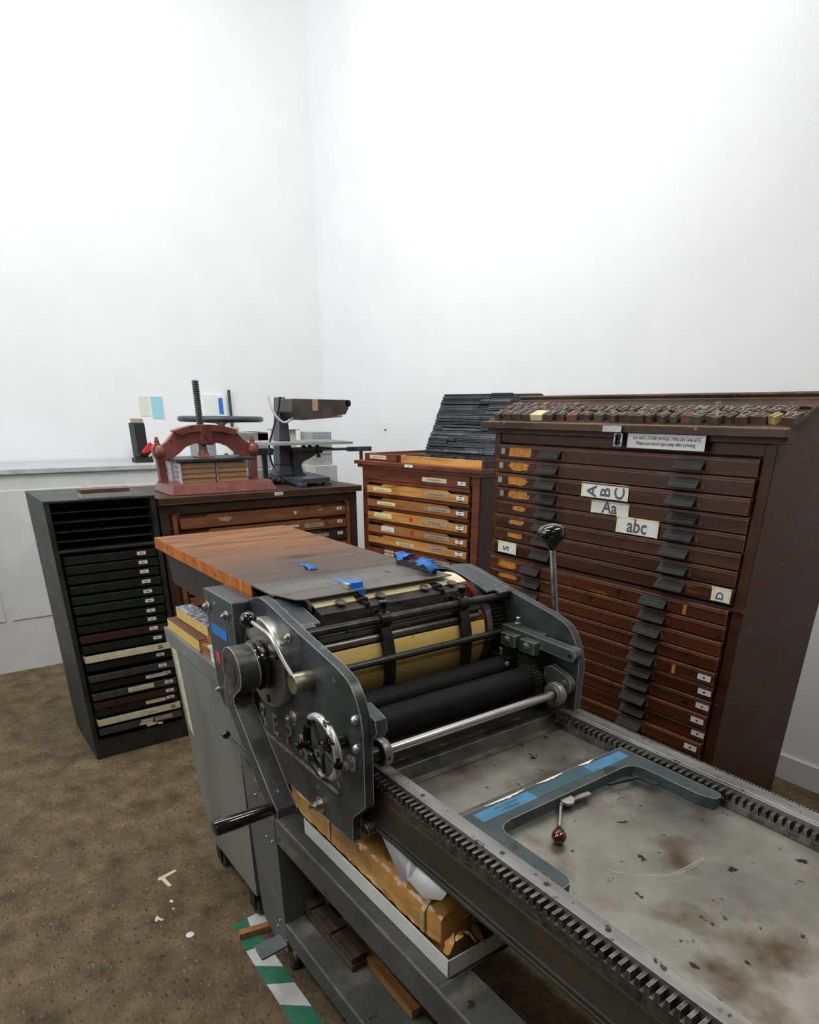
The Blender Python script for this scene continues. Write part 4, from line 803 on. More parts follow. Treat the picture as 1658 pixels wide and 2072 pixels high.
# local x runs toward +Y world, local y runs toward -X world
m = MB(); tp = [(.0, -.022), (1.150, -.022), (1.150, .60), (.0, .60)]
m.prism(tp, 'z', 1.212, 1.243)
m.build('top', 'topwood', lc, .006, 3)
m = MB().box(.60, .648, -.0245, -.022, 1.221, 1.237, 0); m.text('CASE 20', .009, (.624, -.0246, 1.229), (1, 0, 0), (0, 0, 1), .0003, 1); m.build('label', ['white', 'ink'], lc)
def recess_front(x0, x1, z0, z1, notch, mat, parent, mats_extra=(), yf=-.004, nm='drawer', dep=.45, nl=.18):
    """case front with a raised middle and lower shoulders (finger recess above)"""
    p = [(x0, z0), (x1, z0), (x1, z1 - notch), (x1 - nl, z1 - notch), (x1 - nl - .02, z1), (x0 + nl, z1), (x0 + nl - .02, z1 - notch), (x0, z1 - notch)]
    d = MB().prism(p, 'y', yf, yf + .016); d.box(x0 + .004, x1 - .004, yf + .016, yf + dep, z0 + .002, z0 + .010)
    return d.build(nm, mat, parent, .0018)
for i, (z1, z0, mt) in enumerate(((1.150, 1.090, 'leftdrawer'), (1.078, 1.022, 'leftdrawer'), (1.012, .958, 'leftdrawer_dark'), (.948, .893, 'leftdrawer'), (.883, .828, 'leftdrawer'), (.818, .763, 'leftdrawer'), (.753, .70, 'leftdrawer'))):
    d = recess_front(.095, 1.045, z0, z1, .013, mt, lc, nl=.15)
    m = MB().box(.985, 1.018, -.0062, -.004, z1 - .033, z1 - .017, 0); m.box(.995, 1.008, -.0066, -.0062, z1 - .027, z1 - .023, 1); m.build('label', ['white', 'greyink'], d)
    if i == 0:
        m = MB().prism([(.325 + .035 * math.cos(a) * (1 + .25 * math.sin(3 * a)), 1.122 + .012 * math.sin(a) * (1 + .3 * math.cos(5 * a))) for a in [k * .35 for k in range(18)]], 'y', -.0046, -.004, 0); m.box(.715, .730, -.0055, -.004, 1.115, 1.130, 1); m.box(.860, .900, -.0055, -.004, 1.122, 1.130, 0); m.build('label', ['grlabel', 'cream'], d)
    if i == 1: m = MB().box(.640, .740, -.0055, -.004, 1.045, 1.057, 0); m.box(.775, .895, -.0055, -.004, 1.035, 1.056, 1); m.text('CHELTENHAM', .011, (.835, -.0056, 1.0455), (1, 0, 0), (0, 0, 1), .0003, 2); m.build('label', ['cream', 'grlabel', 'ink'], d)
    if i == 2: m = MB().box(.80, .925, -.0055, -.004, .975, .995, 0); m.build('label', ['grlabel'], d)
m = MB()
for x in (.060, 1.052): m.box(x, x + .02, -.003, .014, .70, 1.16)
for x in (.075, 1.04): m.box(x, x + .018, -.007, .0, 1.150, 1.165, 1)
m.box(.05, 1.08, .03, .04, .1, 1.16)
m.build('runner_strip', ['leftdrawer', 'redwood'], lc)

# mid cabinet (yawed 10 degrees)
mc = case_cabinet('type_cabinet', (-3.377, 2.100, 0), R_(10), 'reddish wooden type cabinet with honey-coloured drawers in the middle of the back', .862, .60, 1.376, 'redwood', side=.048)
MB().prism([(-.038, -.030), (.896, -.030), (.896, .62), (-.038, .62)], 'z', 1.358, 1.376).build('top', 'redwood', mc, .004, 3)
m = MB().prism([(-.022, -.016), (.882, -.016), (.882, .61), (-.022, .61)], 'z', 1.340, 1.358); m.box(.8625, .866, .01, .595, .03, 1.335, 1); m.build('top_moulding', ['redwood', 'sidewood'], mc, .004)
m = MB().box(.372, .432, -.032, -.030, 1.3605, 1.374, 0); m.text('CASE 9', .009, (.402, -.0322, 1.367), (1, 0, 0), (0, 0, 1), .0003, 1); m.build('label', ['white', 'ink'], mc)
zd = [(1.336, 1.281, 'redwood', 0), (1.258, 1.209, 'honey', .012), (1.183, 1.135, 'honey2', .012), (1.112, 1.062, 'honey', .012), (1.038, .990, 'honey2', .012), (.975, .928, 'honey', .012), (.906, .858, 'redwood', .010), (.835, .79, 'honey2', .012), (.765, .72, 'honey', .012), (.695, .65, 'honey', .012)]
names = ['Monotype Series', 'Ten Cursive Caslon', 'Ten Goudy Heavy', 'Ten Caslon Ital.', 'Twelve Bembo Roman', 'Central Bold', 'Twelve Bembo Italic', 'Gill', 'Gill', 'Gill']
rnd = random.Random(4)
for i, (za, zb, mt, nt_) in enumerate(zd):
    d = recess_front(.052, .800, zb, za, nt_ if nt_ else .0005, mt, mc, yf=-.012 if nt_ else -.006, nl=.13 if nt_ else .05)
    yf = -.012 if nt_ else -.006
    m = MB().box(.725, .778, yf - .0022, yf, zb + .012, zb + .030, 0); m.box(.744, .757, yf - .0026, yf - .0022, zb + .019, zb + .023, 1); m.box(.738, .764, yf - .0035, yf, zb + .031, zb + .0345, 1); m.box(.738, .764, yf - .0035, yf, zb + .0075, zb + .011, 1)
    m.build('label_holder', ['white', 'ink'], d)
    xa, xb_ = (.478, .650) if i == 0 else (.485 + .02 * (i % 3), .685 - .015 * (i % 2))
    m = MB().box(xa, xb_, yf - .0012, yf, zb + .014, zb + .036, 0); m.text(names[i], .0145, ((xa + xb_) / 2, yf - .0013, zb + .025), (1, 0, 0), (0, 0, 1), .0003, 1, sx=.95); m.build('label', ['cream' if i == 0 else 'grlabel', 'ink'], d)
    if i in (1, 2, 3, 4):
        w_ = .145 if i < 4 else .105; h_ = .018 if i < 3 else .028; xs = .105 + (.03 if i == 2 else .06 if i == 4 else 0)
        m = MB().box(xs, xs + w_, yf - .0012, yf, zb + .012, zb + .012 + h_, 0); m.box(xs + .02, xs + w_ - .03, yf - .0016, yf - .0012, zb + .018, zb + .021, 1); m.build('label', ['ytape' if i != 4 else 'white', 'grlabel'], d)
    if i == 5: m = MB().box(.285, .425, yf - .0012, yf, zb + .010, zb + .026, 0); m.text('CONDENSED', .014, (.355, yf - .0013, zb + .018), (1, 0, 0), (0, 0, 1), .0003, 1); m.build('label', ['cream', 'ink'], d)
    if i in (3, 4): MB().lathe([(.013, 0), (.013, .001)], (.402 + .006 * (i - 3), yf, zb + .026), (0, -1, 0), 20).build('red_dot', 'reddot', d)
    if i == 6:
        m = MB().box(.19, .262, yf - .0012, yf, zb + .026, zb + .038, 0); m.box(.19, .264, yf - .0012, yf, zb + .008, zb + .020, 0); m.box(.198, .25, yf - .0016, yf - .0012, zb + .030, zb + .033, 1); m.box(.198, .25, yf - .0016, yf - .0012, zb + .012, zb + .015, 1); m.build('label', ['cream', 'grlabel'], d)
        MB().lathe([(.013, 0), (.013, .001)], (.296, yf, zb + .024), (0, -1, 0), 20).build('blue_dot', 'bluedot', d)
m = MB()
for i, (za, zb, mt, nt_) in enumerate(zd): m.box(.049, .803, -.002, .03, zb - .019, zb - .004)
m.box(.049, .803, .03, .036, .1, 1.33, 1)
m.build('drawer_divider', ['redwood', 'apron'], mc)
def local_thing(name, lx, ly, lz, label, cat, base=(-3.377, 2.100), a=R_(10), group=None):
    x = base[0] + lx * math.cos(a) - ly * math.sin(a); y = base[1] + lx * math.sin(a) + ly * math.cos(a)
    return thing(name, (x, y, lz), label, cat, group, rz=a, world=False)
# cases on top of it
t1 = local_thing('case_tray', 0, 0, 1.376, 'dark wooden type case tray with a small label on the left of the middle cabinet', 'type case')
m = MB().box(-.010, .247, .030, .045, 0, .038); m.box(-.010, .247, .52, .535, 0, .038); m.box(-.010, .005, .045, .52, 0, .038); m.box(.232, .247, .045, .52, 0, .038); m.box(-.01, .247, .03, .535, 0, .006)
for k in range(1, 4): m.box(-.01 + .068 * k, -.006 + .068 * k, .045, .52, .006, .03)
m.build('case_body', 'redwood', t1, .002)
m = MB().box(.035, .170, .0285, .030, .010, .030, 0); m.text('8pt Bodoni Bold', .012, (.10, .0284, .020), (1, 0, 0), (0, 0, 1), .0003, 1); m.build('label', ['cream', 'greyink'], t1)
t2 = local_thing('case_tray', 0, 0, 1.376, 'long wooden case with a honey-coloured front at the foot of the strip rack', 'type case')
m = MB().box(.285, .845, .030, .048, 0, .037, 1); m.box(.845, .860, .030, .235, 0, .037); m.box(.27, .285, .030, .235, 0, .037); m.box(.285, .845, .048, .235, 0, .010)
m.build('case_body', ['sidewood', 'honey'], t2, .0015)
# slanting strip rack full of lead strips
sl = local_thing('strip_rack', 0, 0, 1.376, 'steep slanting rack on the middle cabinet packed with grey lead strips', 'rack')
th = R_(62); S0 = Vector((.0, .262, .045)); ud = Vector((0, math.cos(th), math.sin(th))); nd = Vector((0, -math.sin(th), math.cos(th)))
def slp(x, s, h): return Vector((x, 0, 0)) + S0 + ud * s + nd * h
m = MB(); m.obox(slp(.575, .17, -.014), (.325, 0, 0), ud * .175, nd * .008)
m.prism([(.25, 0), (.50, 0), (.50, .30)], 'x', .895, .90); m.box(.27, .85, .245, .26, 0, .045)
m.build('rack_back', 'lead2', sl)
rows = 21; rnd = random.Random(21); proto_cache = {}
a10 = R_(10)
for r in range(rows):
    s0 = .003 + r * .0162; x = .252; c = 0
    while x < .895:
        ln = min(rnd.choice([.07, .14, .20, .28, .34, .42]), .900 - x)
        if .900 - (x + ln) < .04: ln = .900 - x
        hgt = rnd.uniform(.002, .012); wd = rnd.uniform(.0048, .0078)
        p = slp(x + ln / 2, s0 + wd, hgt * .5)
        p = p + nd * .0015; P = (-3.377 + p.x * math.cos(a10) - p.y * math.sin(a10), 2.1 + p.x * math.sin(a10) + p.y * math.cos(a10), 1.376 + p.z)
        m = MB().obox((0, 0, 0), (ln / 2 - .001, 0, 0), ud * wd, nd * (hgt / 2 + .002))
        if rnd.random() < .5: m.obox(ud * (wd * .3), (ln / 2 - .004, 0, 0), ud * wd * .3, nd * (hgt / 2 + .006))
        o = m.build('lead_strip', rnd.choice(['lead', 'lead2', 'lead2']))
        o.location = P; o.rotation_euler = (0, 0, a10)
        tag(o, f'grey lead strip in the slanting rack, row {ORD[r]} from the bottom, {ORD[c]} from the left', 'lead strip', 'lead strips in the slanting rack')
        x += ln; c += 1
rnd = random.Random(5)
for k in range(9):
    ln = rnd.uniform(.05, .13); lx = .33 + .06 * k; ly = .075 + .018 * (k % 4)
    p = Vector((lx, ly, .0)); P = (-3.377 + p.x * math.cos(a10) - p.y * math.sin(a10), 2.1 + p.x * math.sin(a10) + p.y * math.cos(a10), 1.376 + .0105)
    m = MB().box(-ln / 2, ln / 2, -.006, .006, 0, .030 + .003 * (k % 3))
    o = m.build('lead_strip', 'lead' if k % 2 else 'lead2'); o.location = P; o.rotation_euler = (0, 0, a10 + rnd.uniform(-.03, .03))
    tag(o, f'short lead strip standing in the honey-fronted case, {ORD[k]} from the left', 'lead strip', 'lead strips in the long case')

# ------------------------------------------------------------------ right cabinet
BOLD = .018
RCX, RCY, RA = -2.001, 1.850, R_(.7)
rc = thing('type_cabinet', (RCX, RCY, 0), 'tall dark brown wood type cabinet with many iron-handled drawers on the right', 'type cabinet', rz=RA, world=False)
W = 1.085; D = .52
m = MB()
m.box(0, .030, 0, D, 0, 1.56); m.box(W - .034, W, 0, D, 0, 1.56); m.box(.03, W - .034, D - .02, D, 0, 1.56); m.box(.03, W - .034, .01, D, 0, .08)
m.box(.03, W - .034, .004, .03, 1.526, 1.56)
m.prism([(0, 1.555), (D, 1.555), (D, 1.672), (.175, 1.672), (0, 1.60)], 'x', 0, .012); m.prism([(0, 1.555), (D, 1.555), (D, 1.672), (.175, 1.672), (0, 1.60)], 'x', W - .012, W); m.box(-.02, W + .02, .165, D + .01, 1.665, 1.680)
m.build('case', 'darkwood', rc, .003)
m = MB(); m.box(-.042, W + .03, -.040, -.010, 1.5775, 1.600); m.box(-.036, W + .024, -.010, .03, 1.560, 1.600)
sA = R_(23); su = Vector((0, math.cos(sA), math.sin(sA))); sn = Vector((0, -math.sin(sA), math.cos(sA)))
T0 = Vector((0, -.012, 1.596))
m.obox(T0 + Vector((W / 2 - .005, 0, 0)) + su * .10, (W / 2 + .03, 0, 0), su * .10, sn * .006)
m.obox(T0 + Vector((W / 2 - .005, 0, 0)) + su * .112 + sn * .010, (W / 2 + .03, 0, 0), su * .004, sn * .008); m.obox(T0 + Vector((W / 2 - .005, 0, 0)) + su * .196 + sn * .010, (W / 2 + .03, 0, 0), su * .006, sn * .010)
m.build('sloping_top', 'topwood', rc, .003)
zt = [1.522 - .0512 * k for k in range(8)]; zb = [1.098 - .0492 * k for k in range(17)]
rnd = random.Random(9)
def pull_mb(m, cx_, yf, cz_, w_=.094):
    # hooded iron pull: sloping ribbed front over open triangular ends
    h = .031
    pr = [(yf, cz_ + h * .55), (yf - .003, cz_ + h * .55), (yf - .025, cz_ - h * .30), (yf - .025, cz_ - h * .42), (yf - .021, cz_ - h * .42), (yf - .001, cz_ + h * .42)]
    m.prism(pr, 'x', cx_ - w_ / 2, cx_ + w_ / 2)
    for s_ in (-1, 1): m.prism([(yf, cz_ + h * .5), (yf - .024, cz_ - h * .36), (yf, cz_ - h * .36)], 'x', cx_ + s_ * (w_ / 2 - .0015), cx_ + s_ * (w_ / 2 + .0005))
    m.prism([(cx_ - w_ / 2 - .014, cz_ - h * .3), (cx_ - w_ / 2 + .002, cz_ + h * .62), (cx_ + w_ / 2 - .002, cz_ + h * .62), (cx_ + w_ / 2 + .014, cz_ - h * .3), (cx_ + w_ / 2 + .009, cz_ - h * .5), (cx_ - w_ / 2 - .009, cz_ - h * .5)], 'y', yf - .0016, yf, 1)
    for k in range(3):
        t_ = (k + .5) / 3; y_ = yf - .003 - .022 * t_; z_ = cz_ + h * (.55 - .85 * t_); m.box(cx_ - w_ / 2 + .004, cx_ + w_ / 2 - .004, y_ - .0014, y_ + .001, z_ - .0012, z_ + .0012)
    return m
def card(d, x0, x1, z0, z1, yf, txt, size, rot=False, tape=.008, sx=1.):
    m = MB().box(x0, x1, yf - .0008, yf, z0, z1, 0)
    for a, b in ((x0, x0 + tape), (x1 - tape, x1)): m.box(a, b, yf - .0012, yf - .0002, z0 - .001, z1 + .001, 1)
    m.box(x0 - .003, x1, yf - .0012, yf - .0002, z1 - .004, z1 + .002, 1)
    if not rot: m.text(txt, size, ((x0 + x1) / 2, yf - .0012, (z0 + z1) / 2), (1, 0, 0), (0, 0, 1), .0003, 2, sx=sx)
    else:
        for k, ch in enumerate(txt): m.text(ch, size, (x0 + tape + (x1 - x0 - 2 * tape) * (k + .5 + (.18 if len(txt) > 1 else 0)) / (len(txt) + .1), yf - .0012, (z0 + z1) / 2 - .003), (0, 0, 1), (-1, 0, 0), .0003, 2, sx=sx)
    o = m.build('paper_card', ['white', 'ytape', 'greyink'], d); o['label'] = 'taped white card reading ' + txt; return o
for k in range(25):
    up = k < 8
    z1 = zt[k] if up else zb[k - 8]; h = .0468 if up else .0445; z0 = z1 - h
    po = [.004, .010, .013, .0, -.002, .006, .004, .006, .006, .003, .010, .008, .012, .006, .004, .010, .0, .012, .002, .010, .004, .008, .006, .004, .006][k]
    x0, x1 = (.033, W - .037) if up else (.020, W - .040); yf = -.004 - po
    m = MB(); m.box(x0, x1, yf, yf + .018, z0, z1 - .004)
    m.prism([(yf - .004, z1 - .0055), (yf - .004, z1 - .002), (yf - .002, z1), (yf + .018, z1), (yf + .018, z1 - .0055)], 'x', x0, x1)
    m.box(x0, x1, yf - .0025, yf, z1 - .0105, z1 - .0085)
    m.box(x0 + .004, x1 - .004, yf + .018, yf + .40, z0 + .002, z0 + .008)
    d = m.build('drawer', 'darkwood2' if up else 'darkwood3', rc, .0012)
    cz_ = (z0 + z1) / 2 - .003
    lx = .297 + (.0 if k not in (0,) else .006) if up else .252
    rx = (.846 if up else .800 - .003 * min(k - 8, 6)) + rnd.uniform(-.004, .004)
    for px in (lx + rnd.uniform(-.004, .004), rx): pull_mb(MB(), px, yf, cz_).build('pull', ['pull', 'pullplate'], d, .0006)
    if k < 8 or k in (8, 9, 12):
        if k == 7: pass
        elif True:
            rr = random.Random(k * 7 + 1); pts = []
            xa, xb_ = (.092, .205) if k < 4 else (.10 + .03 * rr.random(), .19) if k < 8 else (.062, .175)
            n = 26 if k else 4
            if k == 0: pts = [(.088, z0 + .006), (.200, z0 + .006), (.203, z1 - .010), (.091, z1 - .012)]
            else:
                hh = .017 if k < 4 or k == 8 else .010
                for a in range(n): an = 2 * PI * a / n; rf = rr.uniform(.72, 1.05); pts.append(((xa + xb_) / 2 + (xb_ - xa) / 2 * math.copysign(abs(math.cos(an)) ** .5, math.cos(an)) * rf, cz_ + .003 + hh * math.copysign(abs(math.sin(an)) ** .5, math.sin(an)) * rf))
            MB().prism(pts, 'y', yf - .0005, yf).build('bare_patch', 'patch', d)['label'] = 'patch of bare orange wood'
    if k < 4: MB().box(.046, .066, yf - .0004, yf, z0 + .012, z1 - .014).build('label_residue', 'grlabel', d)
    if k == 2: card(d, .460, .651, z0 - .001, z1 - .002, yf - .002, 'ABC', .056, True)
    if k == 3: card(d, .498, .651, z0 + .0, z1 - .006, yf - .001, 'Aa', .056, sx=1.)
    if k == 4: card(d, .610, .770, z0 + .0, z1 + .003, yf - .004, 'abc', .062, sx=.9)
    if k == 7: card(d, .062, .164, z0 + .003, z1 - .002, yf - .003, 'S', .046, True)
    if k == 7: card(d, .985, 1.045, z0 + .004, z1 - .003, yf - .003, 'D', .034, True)
    if k >= 8:
        xl = .995 + rnd.uniform(-.006, .006)
        if k > 11: m = MB().box(xl, xl + .044, yf - .0018, yf, z0 + .012, z0 + .030, 0); m.box(xl + .018, xl + .026, yf - .0022, yf - .0018, z0 + .018, z0 + .023, 1); m.build('label', ['white', 'ink'], d)
        if k in (8, 12): MB().box(.900, .912, yf - .0008, yf, z0 + .002, z1 - .012).build('bare_patch', 'patch', d)
m = MB()
for z in [z - .049 for z in zt] + [z - .0465 for z in zb]: m.box(.031, W - .035, .010, .04, z - .001, z + .0015)
m.box(.031, W - .035, .04, .046, .08, 1.53, 1); m.box(.0, W, -.006, .01, 1.0985, 1.1065, 0)
m.build('drawer_divider', ['darkwood', 'apron'], rc)
# sign held by a clip on the top rail
sg = thing('paper_sign', (RCX + .755, RCY - .02, 1.55), 'white printed sign about wood type clipped under the top edge of the right cabinet', 'sign')
a = RA; X0, X1, Z0, Z1 = -1.379, -1.112, 1.534, 1.5760; ys = 1.838
m = MB().box(X0, X1, ys, ys + .001, Z0, Z1, 0); m.box(X0, X1, ys - .0006, ys, Z1 - .0115, Z1, 2)
m.text('DO NOT STORE WOOD TYPE ON GALLEYS', .0128, ((X0 + X1) / 2 + .003, ys - .0008, Z1 - .0125), (1, 0, 0), (0, 0, 1), .0002, 1, sx=.92)
m.text('Please put wood type away after printing', .0142, ((X0 + X1) / 2 + .002, ys - .0003, Z1 - .0275), (1, 0, 0), (0, 0, 1), .0002, 1, sx=.86)
m.build('sheet', ['white', 'greyink', 'plastic'], sg)
m = MB().prism([(-1.456, 1.597), (-1.384, 1.597), (-1.384, 1.5785), (-1.456, 1.5785)], 'y', 1.8070, 1.8085)
single('silver_tape_patch', m, 'shinytape', 'patch of silver tape on the top rail of the right cabinet', 'tape')
m = MB().box(-1.428, -1.395, 1.832, 1.838, 1.536, 1.575); m.obox((-1.4115, 1.829, 1.556), (.004, 0, .016), (.006, 0, -.002), (0, .002, 0), 1); m.obox((-1.4115, 1.829, 1.556), (-.004, 0, .016), (.006, 0, .002), (0, .002, 0), 1)
single('metal_clip', m, ['shinytape', 'blackm'], 'small chrome spring clip beside the white sign', 'clip', bevel=.0006)
# wood type blocks on the sloping top
rnd = random.Random(17); letters = 'KHGTMWEYNSRUACBODZXPQGJWMEKAKHUNRDELFTOSZXKEMTW'
n = 0; crow = [0, 0, 0]
for row, (s0, sc) in enumerate(((.020, 1.), (.058, .9), (.088, .8))):
    x = -.005 if row == 0 else .01
    while x < W + .01 and n < 60:
        big = rnd.uniform(.022, .05) * sc; hh = rnd.uniform(.018, .030) * (1 if row == 0 else 1.)
        mat = rnd.choice(['wtype', 'wtype', 'wtype', 'wtype_green', 'wtype', 'wtype_red'])
        if row == 0 and .155 < x < .20: mat = 'wtype_pale'; big = .055
        if row == 0 and x > .97: mat = rnd.choice(['wtype_tan', 'wtype'])
        ch = letters[n % len(letters)]; ang = R_(rnd.uniform(-28, 4))
        loc = T0 + Vector((x + big / 2, 0, 0)) + su * (s0 + .012) + sn * .0062
        m = MB().box(-big / 2, big / 2, -hh * .7, hh * .7, 0, .0200)
        if mat != 'wtype_pale': m.text(ch, hh * 1.55, (0, 0, .020), (-1, 0, 0), (0, 1, 0), .0025, 1, sx=.9) if False else m.text(ch, hh * 1.6, (0, -.0, .0198), (1, 0, 0), (0, 1, 0), .0026, 1, sx=max(.6, min(1.3, big / hh * .75)))
        o = m.build('wood_type_block', [mat, 'letterface' if mat in ('wtype', 'wtype_green') else mat])
        Mx = Matrix.Rotation(RA, 4, 'Z'); base = Vector((RCX, RCY, 0)) + Mx @ loc
        o.matrix_world = Matrix.Translation(base) @ Mx @ Matrix.Rotation(sA, 4, 'X') @ Matrix.Rotation(ang, 4, 'Z')
        cw = {'wtype': 'dark', 'wtype_green': 'greenish', 'wtype_red': 'pinkish', 'wtype_tan': 'tan', 'wtype_pale': 'pale yellow'}[mat]
        tag(o, f'{cw} wood type block on the right cabinet, {["front", "middle", "back"][row]} row, {ORD[crow[row]]} from the left', 'wood type', 'wood type on the sloping top')
        crow[row] += 1; n += 1; x += big + rnd.uniform(.002, .012)

# ------------------------------------------------------------------ on the left cabinet: red book press, books, stand press
bp = thing('book_press', (-3.52, 1.27, 1.243), 'red cast-iron screw book press on the left wooden cabinet', 'book press')
def rp(m, pts, a, b): return m.prism(pts, 'x', a, b)
zt_ = 1.243
m = MB(); xc0, xc1 = -3.64, -3.39
m.add([(-3.375, 1.010, zt_), (-3.375, 1.570, zt_), (-3.68, 1.570, zt_), (-3.68, 1.010, zt_), (-3.400, 1.030, zt_ + .052), (-3.400, 1.545, zt_ + .052), (-3.66, 1.545, zt_ + .052), (-3.66, 1.030, zt_ + .052)],
      [(0, 3, 2, 1), (4, 5, 6, 7), (0, 1, 5, 4), (1, 2, 6, 5), (2, 3, 7, 6), (3, 0, 4, 7)][:0] or [(3, 0, 1, 2), (7, 6, 5, 4), (0, 4, 5, 1), (1, 5, 6, 2), (2, 6, 7, 3), (3, 7, 4, 0)])
m.build('base', 'bookpress', bp, .006, 3)
# arch frame with two uprights
out = [(1.006, zt_ + .050), (1.004, 1.40), (.992, 1.425), (.988, 1.455), (.998, 1.470), (1.035, 1.468), (1.06, 1.484), (1.095, 1.520), (1.135, 1.545), (1.19, 1.558), (1.262, 1.563), (1.335, 1.558), (1.39, 1.545), (1.43, 1.520), (1.465, 1.484), (1.495, 1.468), (1.530, 1.470), (1.540, 1.452), (1.532, 1.425), (1.524, 1.40), (1.520, zt_ + .050)]
inn = [(1.482, zt_ + .050), (1.486, 1.39), (1.478, 1.402), (1.445, 1.408), (1.41, 1.430), (1.375, 1.458), (1.330, 1.474), (1.262, 1.478), (1.195, 1.474), (1.15, 1.458), (1.115, 1.430), (1.08, 1.408), (1.050, 1.402), (1.043, 1.39), (1.045, zt_ + .050)]
m = MB().prism(out + inn, 'x', -3.548, -3.512); m.build('arch_frame', 'bookpress', bp, .010, 3)
m = MB().prism([(1.095, 1.535), (1.135, 1.547), (1.19, 1.5595), (1.262, 1.5645), (1.335, 1.5595), (1.39, 1.547), (1.43, 1.535), (1.40, 1.515), (1.34, 1.53), (1.262, 1.534), (1.19, 1.53), (1.13, 1.515)], 'x', -3.562, -3.498)
m.lathe([(.040, 0), (.043, .01), (.040, .085), (.045, .095)], (-3.53, 1.262, 1.468), (0, 0, 1), 32)
m.build('crosshead', 'bookpress', bp, .004, 3)
for y in (1.018, 1.512): MB().lathe([(.015, 0), (.015, .010), (.012, .014), (.012, .024), (.009, .028), (.0085, .036), (.004, .042)], (-3.53, y, 1.466), (0, 0, 1), 18).build('finial', 'redwood', bp)
for y in (1.02, 1.505): MB().ball((-3.512, y, 1.44), .026, 20, sc=(.9, .95, 1.25)).build('pillar_boss', 'bookpress', bp)
pitchs = .0105; prof_ = [(.0145, 0)]; z = 0
while z < .20: prof_ += [(.0175, z + .002), (.0175, z + .005), (.0135, z + .007), (.0135, z + .0095)]; z += pitchs
m = MB().lathe(prof_, (-3.53, 1.243, 1.555), (0, 0, 1), 24); m.lathe([(.014, 0), (.014, .16)], (-3.53, 1.243, 1.41), (0, 0, 1), 20); m.build('screw', 'iron', bp)
m = MB().lathe([(.055, 0), (.055, .006), (.030, .010), (.022, .030), (.018, .06)], (-3.53, 1.243, 1.408), (0, 0, 1), 32); m.build('screw_foot', 'bookpress', bp)
MB().prism(rounded([(-3.66, 1.056), (-3.40, 1.056), (-3.40, 1.475), (-3.66, 1.475)], .01), 'z', 1.396, 1.408).build('platen', 'iron', bp, .002)
for sidx, (ya, yb) in enumerate(((1.082, 1.258), (1.262, 1.425))):
    for k in range(4):
        z0 = 1.2955 + .0235 * k; jit = .003 * ((k + sidx) % 2)
        m = MB().box(-3.625, -3.425 + jit, ya + .003, yb - .003, z0 + .0012, z0 + .0222, 0); m.box(-3.63, -3.42 + jit, ya, yb, z0, z0 + .0012, 1); m.box(-3.63, -3.42 + jit, ya, yb, z0 + .0222, z0 + .0232, 1); m.box(-3.63, -3.42 + jit, ya - .001, ya + .003, z0, z0 + .0232, 2)
        single('bound_book', m, ['page', 'greybox' if k == 3 else 'pinewood', 'spine'], f'thin bound book in the {"left" if sidx == 0 else "right"} stack inside the red press, {["bottom", "second from the bottom", "second from the top", "top"][k]}', 'book', 'books in the red book press')

st = thing('bench_stand_press', (-3.68, 1.87, 1.243), 'blue-grey cast bench machine with tilted table and hanging head on the left cabinet', 'machine')
zt_ = 1.243
m = MB()   # base plate: trapezoid with legs
bpts = [(-3.392, 1.705), (-3.440, 1.935), (-3.80, 2.02), (-3.90, 1.80), (-3.75, 1.66)]
bpts = [(-3.40, 1.715), (-3.435, 1.925), (-3.83, 1.985), (-3.86, 1.735)]
m.prism(rounded(bpts, .02, 4), 'z', zt_ + .020, zt_ + .044)
for (x, y) in ((-3.425, 1.735), (-3.452, 1.905), (-3.80, 1.95), (-3.82, 1.765)): m.box(x - .022, x + .022, y - .022, y + .022, zt_, zt_ + .021)
m.build('base', 'blueiron', st, .004, 3)
# column: tapered
def taper(m, p0, s0, p1, s1, mi=0):
    V = [(p0[0] + i * s0[0], p0[1] + j * s0[1], p0[2]) for i, j in ((-1, -1), (1, -1), (1, 1), (-1, 1))] + [(p1[0] + i * s1[0], p1[1] + j * s1[1], p1[2]) for i, j in ((-1, -1), (1, -1), (1, 1), (-1, 1))]
    return m.add(V, [(3, 2, 1, 0), (4, 5, 6, 7), (0, 1, 5, 4), (1, 2, 6, 5), (2, 3, 7, 6), (3, 0, 4, 7)], mi)
m = MB(); taper(m, (-3.70, 1.762, zt_ + .044), (.06, .062), (-3.70, 1.765, zt_ + .10), (.045, .042)); taper(m, (-3.70, 1.765, zt_ + .10), (.045, .042), (-3.70, 1.770, 1.70), (.032, .022))
m.build('column', 'blueiron', st, .006, 3)
br = [(1.80, zt_ + .044), (1.875, zt_ + .044), (1.850, zt_ + .060), (1.842, 1.345), (1.855, 1.362), (1.885, 1.372), (1.915, 1.385), (1.940, 1.400), (1.985, 1.405), (1.985, 1.425), (1.80, 1.425)]
MB().prism(br, 'x', -3.665, -3.625).build('bracket', 'blueiron', st, .005, 3)
m = MB().prism([(1.78, 1.425), (2.02, 1.430), (2.02, 1.437), (1.78, 1.435)], 'x', -3.72, -3.56); m.lathe([(.012, 0), (.012, .012), (.006, .020), (.006, .045)], (-3.62, 1.955, 1.437 - .055), (0, 0, 1), 16)
m.lathe([(.010, 0), (.010, .03)], (-3.62, 1.86, 1.43), (0, 0, 1), 14); m.lathe([(.010, 0), (.010, .03)], (-3.62, 1.90, 1.43), (0, 0, 1), 14); m.lathe([(.010, 0), (.010, .03)], (-3.62, 1.95, 1.43), (0, 0, 1), 14)
m.build('table_support', 'iron', st, .002)
m = MB().prism(rounded([(-3.50, 1.620), (-3.50, 2.120), (-3.80, 2.15), (-3.82, 1.60)], .01), 'z', 1.457, 1.471); m.build('table', 'greybox', st, .002)
m = MB().prism([(1.745, 1.625), (1.80, 1.585), (2.075, 1.615), (2.095, 1.645), (2.09, 1.69), (1.745, 1.69)], 'x', -3.68, -3.50)
